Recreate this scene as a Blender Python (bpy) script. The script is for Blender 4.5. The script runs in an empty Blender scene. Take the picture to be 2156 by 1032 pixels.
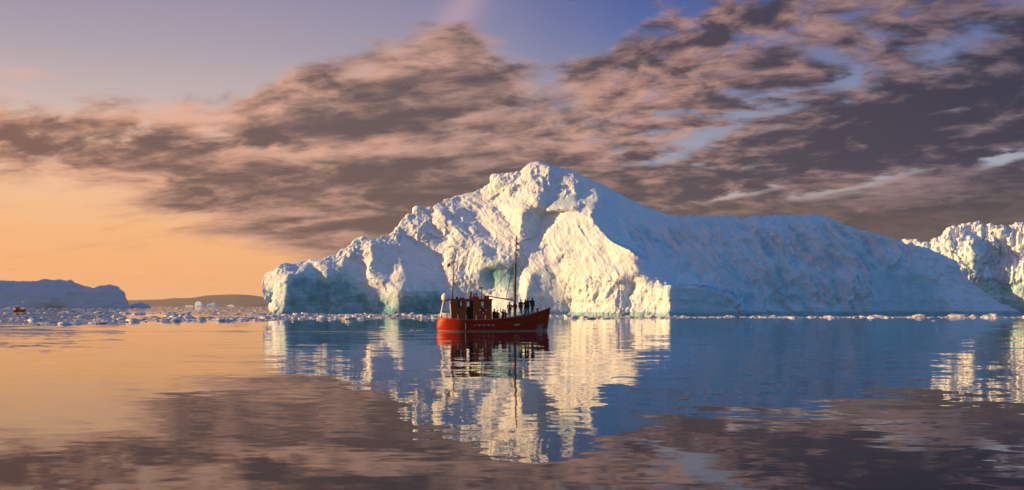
import bpy, bmesh, math, random
import numpy as np
from mathutils import Vector, Matrix, Euler

S = bpy.context.scene
COL = S.collection
rad = math.radians

# ------------------------------------------------------------------ camera
FPX, CX, HZ, CAMH = 2312.0, 1078.0, 643.5, 3.0      # focal length / principal column / horizon row (photo pixels), eye height (m)
cam_data = bpy.data.cameras.new('camera')
cam = bpy.data.objects.new('camera', cam_data)
COL.objects.link(cam)
cam_data.sensor_width = 36.0
cam_data.lens = 36.0 * FPX / 2156.0
cam_data.shift_y = (HZ - 516.0) / 2156.0
cam_data.clip_start = 0.5
cam_data.clip_end = 80000.0
cam.location = (0, 0, CAMH)
cam.rotation_euler = (rad(90), 0, 0)
S.camera = cam

SUN_AZ, SUN_EL = rad(-86.0), rad(8.0)               # azimuth from +Y (view direction), negative = left
SUN = Vector((math.sin(SUN_AZ) * math.cos(SUN_EL), math.cos(SUN_AZ) * math.cos(SUN_EL), math.sin(SUN_EL)))


# ------------------------------------------------------------------ node expressions
class Ex:
    def __init__(s, nt, sock): s.nt, s.k = nt, sock
    def _m(s, op, b=None, c=None, clamp=False):
        n = s.nt.nodes.new('ShaderNodeMath'); n.operation = op; n.use_clamp = clamp
        for i, v in enumerate((s, b, c)):
            if v is None: continue
            if isinstance(v, Ex): s.nt.links.new(v.k, n.inputs[i])
            else: n.inputs[i].default_value = v
        return Ex(s.nt, n.outputs[0])
    def __add__(s, o): return s._m('ADD', o)
    __radd__ = __add__
    def __sub__(s, o): return s._m('SUBTRACT', o)
    def __rsub__(s, o): return (s * -1.0) + o
    def __mul__(s, o): return s._m('MULTIPLY', o)
    __rmul__ = __mul__
    def __truediv__(s, o): return s._m('DIVIDE', o)
    def max(s, o): return s._m('MAXIMUM', o)
    def min(s, o): return s._m('MINIMUM', o)
    def pow(s, o): return s._m('POWER', o)
    def exp(s): return s._m('EXPONENT')
    def abs(s): return s._m('ABSOLUTE')
    def clamp(s): return s._m('ADD', 0.0, clamp=True)
    def smooth(s, a, b, lo=0.0, hi=1.0):
        n = s.nt.nodes.new('ShaderNodeMapRange'); n.interpolation_type = 'SMOOTHSTEP'
        s.nt.links.new(s.k, n.inputs[0])
        for i, v in zip((1, 2, 3, 4), (a, b, lo, hi)): n.inputs[i].default_value = v
        return Ex(s.nt, n.outputs[0])
    def lin(s, a, b, lo=0.0, hi=1.0):
        n = s.nt.nodes.new('ShaderNodeMapRange'); s.nt.links.new(s.k, n.inputs[0])
        for i, v in zip((1, 2, 3, 4), (a, b, lo, hi)): n.inputs[i].default_value = v
        return Ex(s.nt, n.outputs[0])

def lin1(c): return c / 12.92 if c <= 0.04045 else ((c + 0.055) / 1.055) ** 2.4
def srgb(r, g, b, a=1.0): return (lin1(r / 255), lin1(g / 255), lin1(b / 255), a)

def n_ramp(nt, fac, stops, interp='LINEAR'):
    n = nt.nodes.new('ShaderNodeValToRGB'); n.color_ramp.interpolation = interp
    el = n.color_ramp.elements
    while len(el) < len(stops): el.new(0.5)
    for e, (p, c) in zip(el, stops): e.position = p; e.color = c
    nt.links.new(fac.k, n.inputs[0]); return Ex(nt, n.outputs[0])

def n_mix(nt, fac, a, b, mode='MIX'):
    n = nt.nodes.new('ShaderNodeMix'); n.data_type = 'RGBA'; n.blend_type = mode
    for sock, v in ((n.inputs[0], fac), (n.inputs[6], a), (n.inputs[7], b)):
        if isinstance(v, Ex): nt.links.new(v.k, sock)
        else: sock.default_value = v
    return Ex(nt, n.outputs[2])

def n_vec(nt, x, y, z=0.0):
    n = nt.nodes.new('ShaderNodeCombineXYZ')
    for i, v in enumerate((x, y, z)):
        if isinstance(v, Ex): nt.links.new(v.k, n.inputs[i])
        else: n.inputs[i].default_value = v
    return Ex(nt, n.outputs[0])

def n_noise(nt, vec, scale, detail=5.0, rough=0.55, dist=0.0, lac=2.0):
    n = nt.nodes.new('ShaderNodeTexNoise'); n.inputs['Scale'].default_value = scale
    n.inputs['Detail'].default_value = detail; n.inputs['Roughness'].default_value = rough
    n.inputs['Distortion'].default_value = dist; n.inputs['Lacunarity'].default_value = lac
    if vec is not None: nt.links.new(vec.k, n.inputs['Vector'])
    return Ex(nt, n.outputs[0])

def n_curve(nt, x, pts, x0, x1, y0, y1, handle='AUTO_CLAMPED'):
    """float curve through pts (x,y) given in real units"""
    fx = x.lin(x0, x1)
    n = nt.nodes.new('ShaderNodeFloatCurve')
    c = n.mapping.curves[0]; n.mapping.use_clip = False
    P = [((px - x0) / (x1 - x0), (py - y0) / (y1 - y0)) for px, py in pts]
    c.points[0].location = P[0]; c.points[1].location = P[-1]
    for p in P[1:-1]: c.points.new(*p)
    for p in c.points: p.handle_type = handle
    n.mapping.update()
    nt.links.new(fx.k, n.inputs[1])
    return Ex(nt, n.outputs[0]).lin(0.0, 1.0, y0, y1)


# ------------------------------------------------------------------ world: evening sky with a cloud bank
def ang(px, py):      # photo pixel -> (azimuth, elevation) in "radian pixels"
    return (CX + FPX * math.atan((px - CX) / FPX), FPX * math.atan((HZ - py) / math.hypot(FPX, px - CX)))

def build_world():
    w = bpy.data.worlds.new('World'); S.world = w; w.use_nodes = True
    nt = w.node_tree; nt.nodes.clear()
    out = nt.nodes.new('ShaderNodeOutputWorld'); bg = nt.nodes.new('ShaderNodeBackground')
    nt.links.new(bg.outputs[0], out.inputs[0])
    tc = nt.nodes.new('ShaderNodeTexCoord'); sp = nt.nodes.new('ShaderNodeSeparateXYZ')
    nt.links.new(tc.outputs['Generated'], sp.inputs[0])
    x, y, z = (Ex(nt, sp.outputs[i]) for i in range(3))
    PX = x._m('ARCTAN2', y) * FPX + CX                      # azimuth
    PY = z._m('ARCSINE') * FPX                              # elevation
    ZP = z.max(0.0)
    # clear sky
    e = PY / 4000.0                                          # zenith at 0.91
    k = 650 / 4000
    left = n_ramp(nt, e, [(0.0, srgb(255, 176, 114)), (.2 * k, srgb(254, 186, 126)), (.4 * k, srgb(248, 199, 160)), (.58 * k, srgb(212, 190, 182)),
                          (.8 * k, srgb(176, 164, 176)), (1.02 * k, srgb(150, 142, 170)), (2.0 * k, srgb(84, 100, 150)), (0.9, srgb(40, 66, 130))])
    right = n_ramp(nt, e, [(0.0, srgb(196, 176, 160)), (.28 * k, srgb(204, 182, 164)), (.42 * k, srgb(170, 172, 186)), (.55 * k, srgb(152, 154, 174)), (.72 * k, srgb(124, 134, 170)),
                           (.88 * k, srgb(88, 108, 166)), (1.02 * k, srgb(66, 90, 156)), (2.0 * k, srgb(40, 74, 142)), (0.9, srgb(30, 60, 122))])
    back = n_ramp(nt, e, [(0.0, srgb(114, 190, 222)), (.5 * k, srgb(94, 174, 224)), (2.0 * k, srgb(66, 144, 208)), (0.9, srgb(46, 108, 176))])
    right = n_mix(nt, y.smooth(.35, -.25), right, back)
    mx = n_curve(nt, PX, [(-3000, 0), (200, 0.0), (700, .12), (1000, .40), (1250, .82), (1500, 1.0), (6000, 1.0)], -3000, 6000, 0, 1)
    clear = n_mix(nt, mx, left, right)
    # warm glow round the sun, which stands left of the frame
    dt = nt.nodes.new('ShaderNodeVectorMath'); dt.operation = 'DOT_PRODUCT'
    nt.links.new(tc.outputs['Generated'], dt.inputs[0]); dt.inputs[1].default_value = SUN
    d = Ex(nt, dt.outputs['Value']).max(0.0)
    glow = d.pow(9.0) * 0.30 + d.pow(60.0) * 1.5
    clear = n_mix(nt, glow, clear, (1.0, .45, .14, 1), 'ADD')
    # physically based haze light of the same sun
    sky = nt.nodes.new('ShaderNodeTexSky'); sky.sky_type = 'NISHITA'; sky.sun_disc = False
    sky.sun_elevation = SUN_EL; sky.sun_rotation = SUN_AZ; sky.air_density = 1.0; sky.dust_density = 0.6; sky.ozone_density = 2.0
    clear = n_mix(nt, 0.003, clear, Ex(nt, sky.outputs[0]), 'ADD')

    # cloud deck coordinates (a deck overhead, foreshortened towards the horizon)
    zz = ZP + 0.19
    ux, uy = x / zz, y / zz
    c, s_ = math.cos(rad(20)), math.sin(rad(20))
    rx, ry = ux * c - uy * s_, ux * s_ + uy * c              # bands run from far left to near right
    base = n_vec(nt, rx * 1.35, ry * 1.6)
    wv = n_noise(nt, base, 1.3, 3, .5)
    P2 = n_vec(nt, rx * 1.35 + (wv - .5) * 1.2, ry * 1.6 + (wv - .5) * .9)
    n1 = n_noise(nt, P2, 1.5, 8, .58)
    n2 = n_noise(nt, n_vec(nt, rx * 1.45 + 7.3 + (wv - .5) * .6, ry * 1.8 + 3.1), 4.2, 8, .6)
    n3 = n_noise(nt, n_vec(nt, rx * .95 + 1.7, ry * 1.8 + 9.1 + (wv - .5) * .7), 2.2, 7, .58)

    def curve(pts, **kw):
        P = sorted(ang(px, py) for px, py in pts)
        P = [(-3000, P[0][1])] + P + [(6000, P[-1][1])]
        return n_curve(nt, PX, P, -3000, 6000, -1500, 3000, **kw)
    top = curve([(0, 240), (110, 252), (230, 243), (380, 238), (440, 262), (485, 250), (520, 212), (620, 165), (740, 130), (860, 92), (930, 66), (975, 56), (1015, 84),
                 (1060, 92), (1180, 88), (1300, 55), (1360, 5), (1500, -10), (1800, -120), (2156, -320)], handle='VECTOR')
    bot = curve([(0, 338), (120, 348), (250, 398), (360, 425), (480, 470), (580, 492), (690, 524), (800, 560), (950, 640), (1050, 800), (2156, 900)], handle='VECTOR')
    n1c, n2c, n3c = n1 - .5, n2 - .5, n3 - .5
    dT = ((top - PY) + n1c * 150 + n2c * 80) / 52.0
    dB = ((PY - bot) + n1c * 140 + n3c * 130) / 62.0
    edge = dT.min(dB).min(1.0).max(-1.5)
    # coverage: closed on the left and low down, broken at the upper right
    cov = n_curve(nt, PX, [(-3000, .4), (0, .38), (600, .55), (950, .45), (1120, .16), (1300, .04), (1600, .03), (1900, .16), (2156, .30), (6000, .3)], -3000, 6000, -1, 1)
    low = PY.smooth(120, 330, .42, 0.0)                     # the deck closes up towards the horizon

    n4 = n_noise(nt, n_vec(nt, rx * 1.5 + (wv - .5) * .5, ry * 1.6 + 4.4), 6.5, 5, .55)
    n4c = n4 - .5
    PXw, PYw = PX + n1c * 260 + n2c * 160, PY + n2c * 90 + n4c * 50 + n3c * 40
    def blob(px, py, sx, sy, tilt=0.0):
        a, b = ang(px, py); t = rad(tilt)
        dx, dy = PXw - a, PYw - b
        p = (dx * math.cos(t) + dy * math.sin(t)) / sx; q = (dy * math.cos(t) - dx * math.sin(t)) / sy
        return (p * p * -1.0 - q * q).exp()
    def streak(px, py, sx, sy, tilt):      # a long thin rift, little disturbed
        a, b = ang(px, py); t = rad(tilt)
        dx, dy = PX + n1c * 90 - a, PY + n2c * 44 + n1c * 24 + n4c * 34 - b
        p = (dx * math.cos(t) + dy * math.sin(t)) / sx; q = (dy * math.cos(t) - dx * math.sin(t)) / sy
        return (p * p * -1.0 - q * q).exp()
    gaps = blob(1220, 60, 150, 55, 10) * .50 + blob(1480, 285, 170, 24, 16) * .50 + blob(1640, 225, 170, 20, 16) * .36 + blob(1360, 335, 130, 16, 10) * .45 \
        + streak(2120, 338, 80, 12, 12) * 1.05 + streak(1850, 382, 230, 9, 11) * .55 + streak(1540, 415, 140, 10, 12) * .85 \
        + streak(2000, 238, 95, 10, 5) * .75 + streak(2090, 262, 40, 9, 30) * .6 + streak(960, 255, 130, 10, 8) * .55 + streak(1020, 278, 170, 9, 3) * .4 \
        + streak(640, 318, 190, 9, 2) * .55 + blob(1130, 175, 70, 50, 0) * .40 + blob(2050, 70, 170, 36, 12) * .45 + blob(1900, 150, 160, 20, 14) * .2
    fills = blob(1850, 300, 330, 36, 15) * .75 + blob(1420, 215, 220, 45, 15) * .10 + blob(1300, 350, 260, 34, 6) * .45 + blob(820, 430, 260, 60, 0) * .5
    mott = PX.smooth(950, 1400) * PY.smooth(190, 330)
    dens = edge * .55 + n1c * (1.7 - mott * .5) + n2c * .9 + n4c * (mott * 2.1 + .2) + cov + low - gaps + fills
    alpha = dens.smooth(-.12, .62) * edge.smooth(-1.1, .2)
    fade = y.smooth(-.25, .45)                              # the bank thins out overhead and behind the viewer
    alpha = alpha * fade * ZP.smooth(.75, .30)
    # light on the clouds: warm where thin and towards the sun, mauve-grey where deep
    n1s = n_noise(nt, n_vec(nt, rx * 1.35 - .12 + (wv - .5) * 1.2, ry * 1.6 + .16 + (wv - .5) * .9), 1.5, 8, .58)
    n4s = n_noise(nt, n_vec(nt, rx * 1.5 - .025 + (wv - .5) * .5, ry * 1.6 + 4.4 + .035), 8.5, 6, .60)
    soft = PY.smooth(40, 240, .40, 1.0)
    lit = ((n1 - n1s) * 1.5 + (n4 - n4s) * (mott * 1.2 + .7) - n1c * 1.5 - n3c * 1.2 - n2c * 1.5 - n4c * (mott * .9 + .6)) * soft + .23
    lit = lit + (1.0 - edge.clamp()) * .34 + gaps * .30 - blob(1850, 295, 360, 46, 15) * .42 - blob(850, 430, 360, 64, 0) * .16 - blob(130, 296, 280, 24, 0) * .34 - blob(470, 285, 220, 20, -4) * .25 \
        + streak(900, 300, 300, 20, 4) * .22 + streak(520, 318, 260, 16, 2) * .25 + blob(1250, 215, 200, 56, 10) * .34 - streak(1000, 225, 260, 18, 8) * .22 - streak(760, 268, 170, 18, 2) * .22
    litf = lit.smooth(-.06, .92)
    xs = PX.lin(-200, 2356)
    dark = n_ramp(nt, xs, [(0.0, srgb(138, 98, 86)), (.25, srgb(108, 86, 86)), (.45, srgb(94, 80, 84)), (.62, srgb(80, 70, 80)), (.85, srgb(56, 54, 72)), (1.0, srgb(48, 50, 70))])
    lite = n_ramp(nt, xs, [(0.0, srgb(250, 188, 146)), (.25, srgb(236, 178, 150)), (.45, srgb(222, 174, 154)), (.62, srgb(206, 156, 140)), (.85, srgb(148, 124, 130)), (1.0, srgb(128, 114, 126))])
    cl = n_mix(nt, litf, dark, lite)
    lowc = n_mix(nt, PX.lin(1200, 2000), srgb(102, 89, 86), srgb(94, 83, 76))
    cl = n_mix(nt, PY.smooth(60, 300, .75, 0.0) * PX.smooth(500, 1300), cl, lowc)
    a_, b_ = ang(972, 10)
    wx_ = (PX - a_ + (PY - b_) * -.55 + n1c * 60) / 44.0; wy_ = (PY - b_) / 110.0
    veil = (wx_ * wx_ * -1.0 - wy_ * wy_).exp() * (n3 * .9 + .15)                # a fallstreak rising from the bank
    clear = n_mix(nt, veil, clear, srgb(206, 170, 184))
    clear = n_mix(nt, (blob(25, 157, 45, 14) + blob(15, 198, 40, 10) * .6) * (n4 * .9), clear, srgb(240, 180, 158))
    col = n_mix(nt, alpha * .95, clear, cl)
    # thin streaks in the clear evening sky under the bank
    wis = (n3 * .6 + n2 * .4).smooth(.50, .68) * PY.smooth(20, 60) * PY.smooth(420, 250) * PX.smooth(1000, 500) * .40 * (1.0 - alpha)
    col = n_mix(nt, wis, col, srgb(214, 146, 108))
    nt.links.new(col.k, bg.inputs[0])
    bg.inputs[1].default_value = 0.56
    w.cycles.sampling_method = 'MANUAL'; w.cycles.sample_map_resolution = 256
build_world()

sun_data = bpy.data.lights.new('sun', 'SUN')
sun = bpy.data.objects.new('sun', sun_data); COL.objects.link(sun)
sun_data.energy = 5.0; sun_data.angle = rad(0.5); sun_data.color = (1.0, .59, .235)
sun.rotation_euler = SUN.to_track_quat('Z', 'Y').to_euler()

vs = S.view_settings
vs.view_transform = 'Standard'; vs.look = 'None'; vs.exposure = 0.74; vs.gamma = 1.0; vs.use_curve_mapping = False
S.render.engine = 'CYCLES'
S.cycles.max_bounces = 8; S.cycles.use_denoising = True

# ------------------------------------------------------------------ helpers
def mat(name, build=None, **kw):
    m = bpy.data.materials.new(name); m.use_nodes = True
    b = m.node_tree.nodes['Principled BSDF']
    for k, v in kw.items():
        k = {'col': 'Base Color', 'rough': 'Roughness', 'metal': 'Metallic', 'spec': 'Specular IOR Level', 'ior': 'IOR', 'coat': 'Coat Weight'}[k]
        b.inputs[k].default_value = v
    if build: build(m.node_tree, b)
    return m

def pos(nt, obj=False):
    if obj:
        n = nt.nodes.new('ShaderNodeTexCoord'); return Ex(nt, n.outputs['Object'])
    n = nt.nodes.new('ShaderNodeNewGeometry'); return Ex(nt, n.outputs['Position'])

def n_xyz(nt, v):
    n = nt.nodes.new('ShaderNodeSeparateXYZ'); nt.links.new(v.k, n.inputs[0]); return [Ex(nt, n.outputs[i]) for i in range(3)]

def n_bump(nt, b, h, strength=1.0, dist=1.0):
    n = nt.nodes.new('ShaderNodeBump'); n.inputs['Strength'].default_value = strength; n.inputs['Distance'].default_value = dist
    nt.links.new(h.k, n.inputs['Height']); nt.links.new(n.outputs[0], b.inputs['Normal']); return n

def mesh_obj(name, verts, faces, material=None, parent=None, smooth=False, loc=None):
    me = bpy.data.meshes.new(name); me.from_pydata(verts, [], faces); me.update()
    if material:
        for m in (material if isinstance(material, (list, tuple)) else [material]): me.materials.append(m)
    if smooth: me.shade_smooth()
    o = bpy.data.objects.new(name, me); COL.objects.link(o)
    if parent: o.parent = parent
    if loc: o.location = loc
    return o

def tag(o, label=None, cat=None, group=None, kind=None):
    for k, v in (('label', label), ('category', cat), ('group', group), ('kind', kind)):
        if v: o[k] = v
    return o

# ------------------------------------------------------------------ water
BOAT_Y = CAMH * FPX / 54.0
def n_slopes(nt, vec, scale, amp, detail=2.0, rough=.5):
    """two independent slope components of a wavy surface"""
    n = nt.nodes.new('ShaderNodeTexNoise'); n.inputs['Scale'].default_value = scale; n.inputs['Detail'].default_value = detail; n.inputs['Roughness'].default_value = rough
    nt.links.new(vec.k, n.inputs['Vector'])
    c = nt.nodes.new('ShaderNodeSeparateColor'); nt.links.new(n.outputs['Color'], c.inputs[0])
    return (Ex(nt, c.outputs[0]) - .5) * amp, (Ex(nt, c.outputs[1]) - .5) * amp
def water_mat(nt, b):
    b.inputs['Base Color'].default_value = (.003, .011, .022, 1); b.inputs['IOR'].default_value = 1.333
    b.inputs['Roughness'].default_value = 0.01
    x, y, z = n_xyz(nt, pos(nt))
    swx, swy = n_slopes(nt, n_vec(nt, x * .5, y), .06, .016, 1.0)           # long lazy undulation
    chx, chy = n_slopes(nt, n_vec(nt, x * .55, y), .42, .058)                # small waves
    rpx, rpy = n_slopes(nt, n_vec(nt, x * .6, y), 1.9, .050)                 # ripples
    pn = n_noise(nt, n_vec(nt, x * .6, y), .016, 3, .55)
    patch = pn.smooth(.36, .62, .30, 1.0)                                    # breeze patches
    sx, sy = swx + (chx + rpx) * patch, swy + (chy + rpy) * patch
    # wake astern of the boat (to the left), and the wave thrown off its sides
    ast = x.smooth(-21.0, -8.0, 1.0, 0.0) * x.smooth(-75.0, -40.0)
    d1 = (y - (BOAT_Y + .6) + chx * 60)
    wk = d1 * (d1 * d1 * -1.6).exp() * .22 + (d1 + 3.0) * ((d1 + 3.0) * (d1 + 3.0) * -.7).exp() * .05
    bowx, bowy = x + 2.3, y - (BOAT_Y + 1.9)
    rr = (bowx * bowx * .12 + bowy * bowy)._m('SQRT')
    ring = (rr - 3.0).smooth(0, 3, 1, 0) * (rr * 5.0)._m('SINE') * .035 * (pn * 1.4)
    sy = sy + wk * ast + ring
    nrm = n_vec(nt, sx, sy, 1.0)
    v = nt.nodes.new('ShaderNodeVectorMath'); v.operation = 'NORMALIZE'; nt.links.new(nrm.k, v.inputs[0])
    nt.links.new(v.outputs[0], b.inputs['Normal'])
M_water = mat('sea_water', water_mat)
R = 9000.0
tag(mesh_obj('water', [(-R, -600, 0), (R, -600, 0), (R, R, 0), (-R, R, 0)], [(0, 1, 2, 3)], M_water), kind='structure')

# ------------------------------------------------------------------ numeric helpers: noise, polygons, relief
def _hash(ix, iy, iz, seed):
    h = (ix * 374761393 + iy * 668265263 + iz * 2147483647 + seed * 974634533) & 0xFFFFFFFF
    h = ((h ^ (h >> 13)) * 1274126177) & 0xFFFFFFFF
    h = h ^ (h >> 16)
    return (h & 0xFFFFFF).astype(np.float64) / 0xFFFFFF * 2 - 1

def vnoise(p, seed=0):
    i = np.floor(p).astype(np.int64); f = p - i; u = f * f * f * (f * (f * 6 - 15) + 10)
    r = 0
    for dx in (0, 1):
        wx = u[:, 0] if dx else 1 - u[:, 0]
        for dy in (0, 1):
            wy = u[:, 1] if dy else 1 - u[:, 1]
            for dz in (0, 1):
                wz = u[:, 2] if dz else 1 - u[:, 2]
                r = r + wx * wy * wz * _hash(i[:, 0] + dx, i[:, 1] + dy, i[:, 2] + dz, seed)
    return r

def fbm(p, octaves=5, gain=.5, seed=0, ridged=False):
    a, tot, r = 1.0, 0.0, 0.0
    q = p.copy()
    for o in range(octaves):
        n = vnoise(q, seed + o * 17)
        if ridged: n = 1 - 2 * np.abs(n)
        r = r + a * n; tot += a; a *= gain; q = q * 2.03 + 11.7
    return r / tot

def facet(p, seed=0):
    """broken-ice noise: every cell is a small plane with its own tilt"""
    i = np.floor(p).astype(np.int64); f = p - i
    best = np.full(len(p), 9.0); val = np.zeros(len(p))
    for dx in (-1, 0, 1):
        for dy in (-1, 0, 1):
            for dz in (-1, 0, 1):
                a, b, c = i[:, 0] + dx, i[:, 1] + dy, i[:, 2] + dz
                h = _hash(a, b, c, seed); h2 = _hash(a, b, c, seed + 101); h3 = _hash(a, b, c, seed + 202)
                ex = f[:, 0] - dx - .5 - h * .45; ey = f[:, 1] - dy - .5 - h2 * .45; ez = f[:, 2] - dz - .5 - h3 * .45
                d = ex * ex + ey * ey + ez * ez
                k = d < best
                best = np.where(k, d, best)
                val = np.where(k, (h2 * ex + h3 * ey + h * ez) * 1.3 + .35 * np.sin(h * 40), val)
    return val

def in_poly(X, Y, poly):
    c = np.zeros(X.shape, bool); n = len(poly)
    for i in range(n):
        x0, y0 = poly[i]; x1, y1 = poly[(i + 1) % n]
        if y0 == y1: continue
        t = ((Y >= min(y0, y1)) & (Y < max(y0, y1)))
        xi = x0 + (Y - y0) * (x1 - x0) / (y1 - y0)
        c ^= t & (X < xi)
    return c

def blur(a, s):
    """gaussian blur through the FFT with mirrored borders"""
    if s <= 0: return a
    h, w = a.shape
    e = np.block([[a, a[:, ::-1]], [a[::-1], a[::-1, ::-1]]])
    fy = np.fft.fftfreq(2 * h)[:, None]; fx = np.fft.rfftfreq(2 * w)[None]
    g = np.exp(-2 * (math.pi * s) ** 2 * (fx * fx + fy * fy))
    return np.fft.irfft2(np.fft.rfft2(e) * g, s=e.shape)[:h, :w]

def integrate(gx, gz, y0, dx, dz, lam, outer=4, inner=22, cut=None):
    """surface with the given slopes, held softly to y0; misfit is gathered into a few sharp breaks (robust least squares)"""
    h, w = gx.shape
    hx = (gx[:, 1:] + gx[:, :-1]) * .5; hz = (gz[1:] + gz[:-1]) * .5
    ky = np.arange(2 * h)[:, None]; kx = np.arange(w + 1)[None]
    L0 = (2 - 2 * np.cos(math.pi * ky / h)) / dz ** 2 + (2 - 2 * np.cos(math.pi * kx / w)) / dx ** 2
    def adj(ax, az):
        r = np.zeros((h, w)); r[:, :-1] -= ax; r[:, 1:] += ax; r[:-1] -= az; r[1:] += az
        return r / dx
    def pre(r, k):
        e = np.block([[r, r[:, ::-1]], [r[::-1], r[::-1, ::-1]]])
        return np.fft.irfft2(np.fft.rfft2(e) / (L0 * k + lam.mean()), s=e.shape)[:h, :w]
    cx_, cz_ = np.ones_like(hx), np.ones_like(hz)
    if cut is not None:
        cx_[cut[:, 1:] | cut[:, :-1]] = .03; cz_[cut[1:] | cut[:-1]] = .03
    wx, wz = cx_.copy(), cz_.copy()
    Y = y0.copy()
    for it in range(outer):
        A = lambda v: adj(wx * np.diff(v, axis=1) / dx, wz * np.diff(v, axis=0) / dz) + lam * v
        k = .5 * (wx.mean() + wz.mean())
        r = adj(wx * hx, wz * hz) + lam * y0 - A(Y)
        zz = pre(r, k); p = zz.copy(); rz = (r * zz).sum()
        for _ in range(2 if it == 0 and cut is None else inner):
            if rz < 1e-12: break
            Ap = A(p); al = rz / (p * Ap).sum(); Y = Y + al * p; r = r - al * Ap
            zz = pre(r, k); rn = (r * zz).sum(); p = zz + rn / rz * p; rz = rn
        ex = np.diff(Y, axis=1) / dx - hx; ez = np.diff(Y, axis=0) / dz - hz
        wx = cx_ * .25 / (np.abs(ex) + .25); wz = cz_ * .25 / (np.abs(ez) + .25)
    return Y

def cut_mask(GX, GY, gs, cuts):
    m = np.zeros(GX.shape, bool)
    for pl in cuts:
        for (xa, ya), (xb, yb) in zip(pl[:-1], pl[1:]):
            n = int(max(abs(xb - xa), abs(yb - ya)) / gs * 2) + 2
            for t in np.linspace(0, 1, n):
                i = int(round((xa + (xb - xa) * t - GX[0, 0]) / gs)); j = int(round((ya + (yb - ya) * t - GY[0, 0]) / gs))
                if 0 <= i < m.shape[1] and 0 <= j < m.shape[0]: m[j, i] = True
    return m

def sample(grid, fx, fy):
    h, w = grid.shape
    fx = np.clip(fx, 0, w - 1.001); fy = np.clip(fy, 0, h - 1.001)
    i, j = fx.astype(int), fy.astype(int); u, v = fx - i, fy - j
    return grid[j, i] * (1 - u) * (1 - v) + grid[j, i + 1] * u * (1 - v) + grid[j + 1, i] * (1 - u) * v + grid[j + 1, i + 1] * u * v

def interp(x, pts):
    return np.interp(x, [p[0] for p in pts], [p[1] for p in pts])

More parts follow.
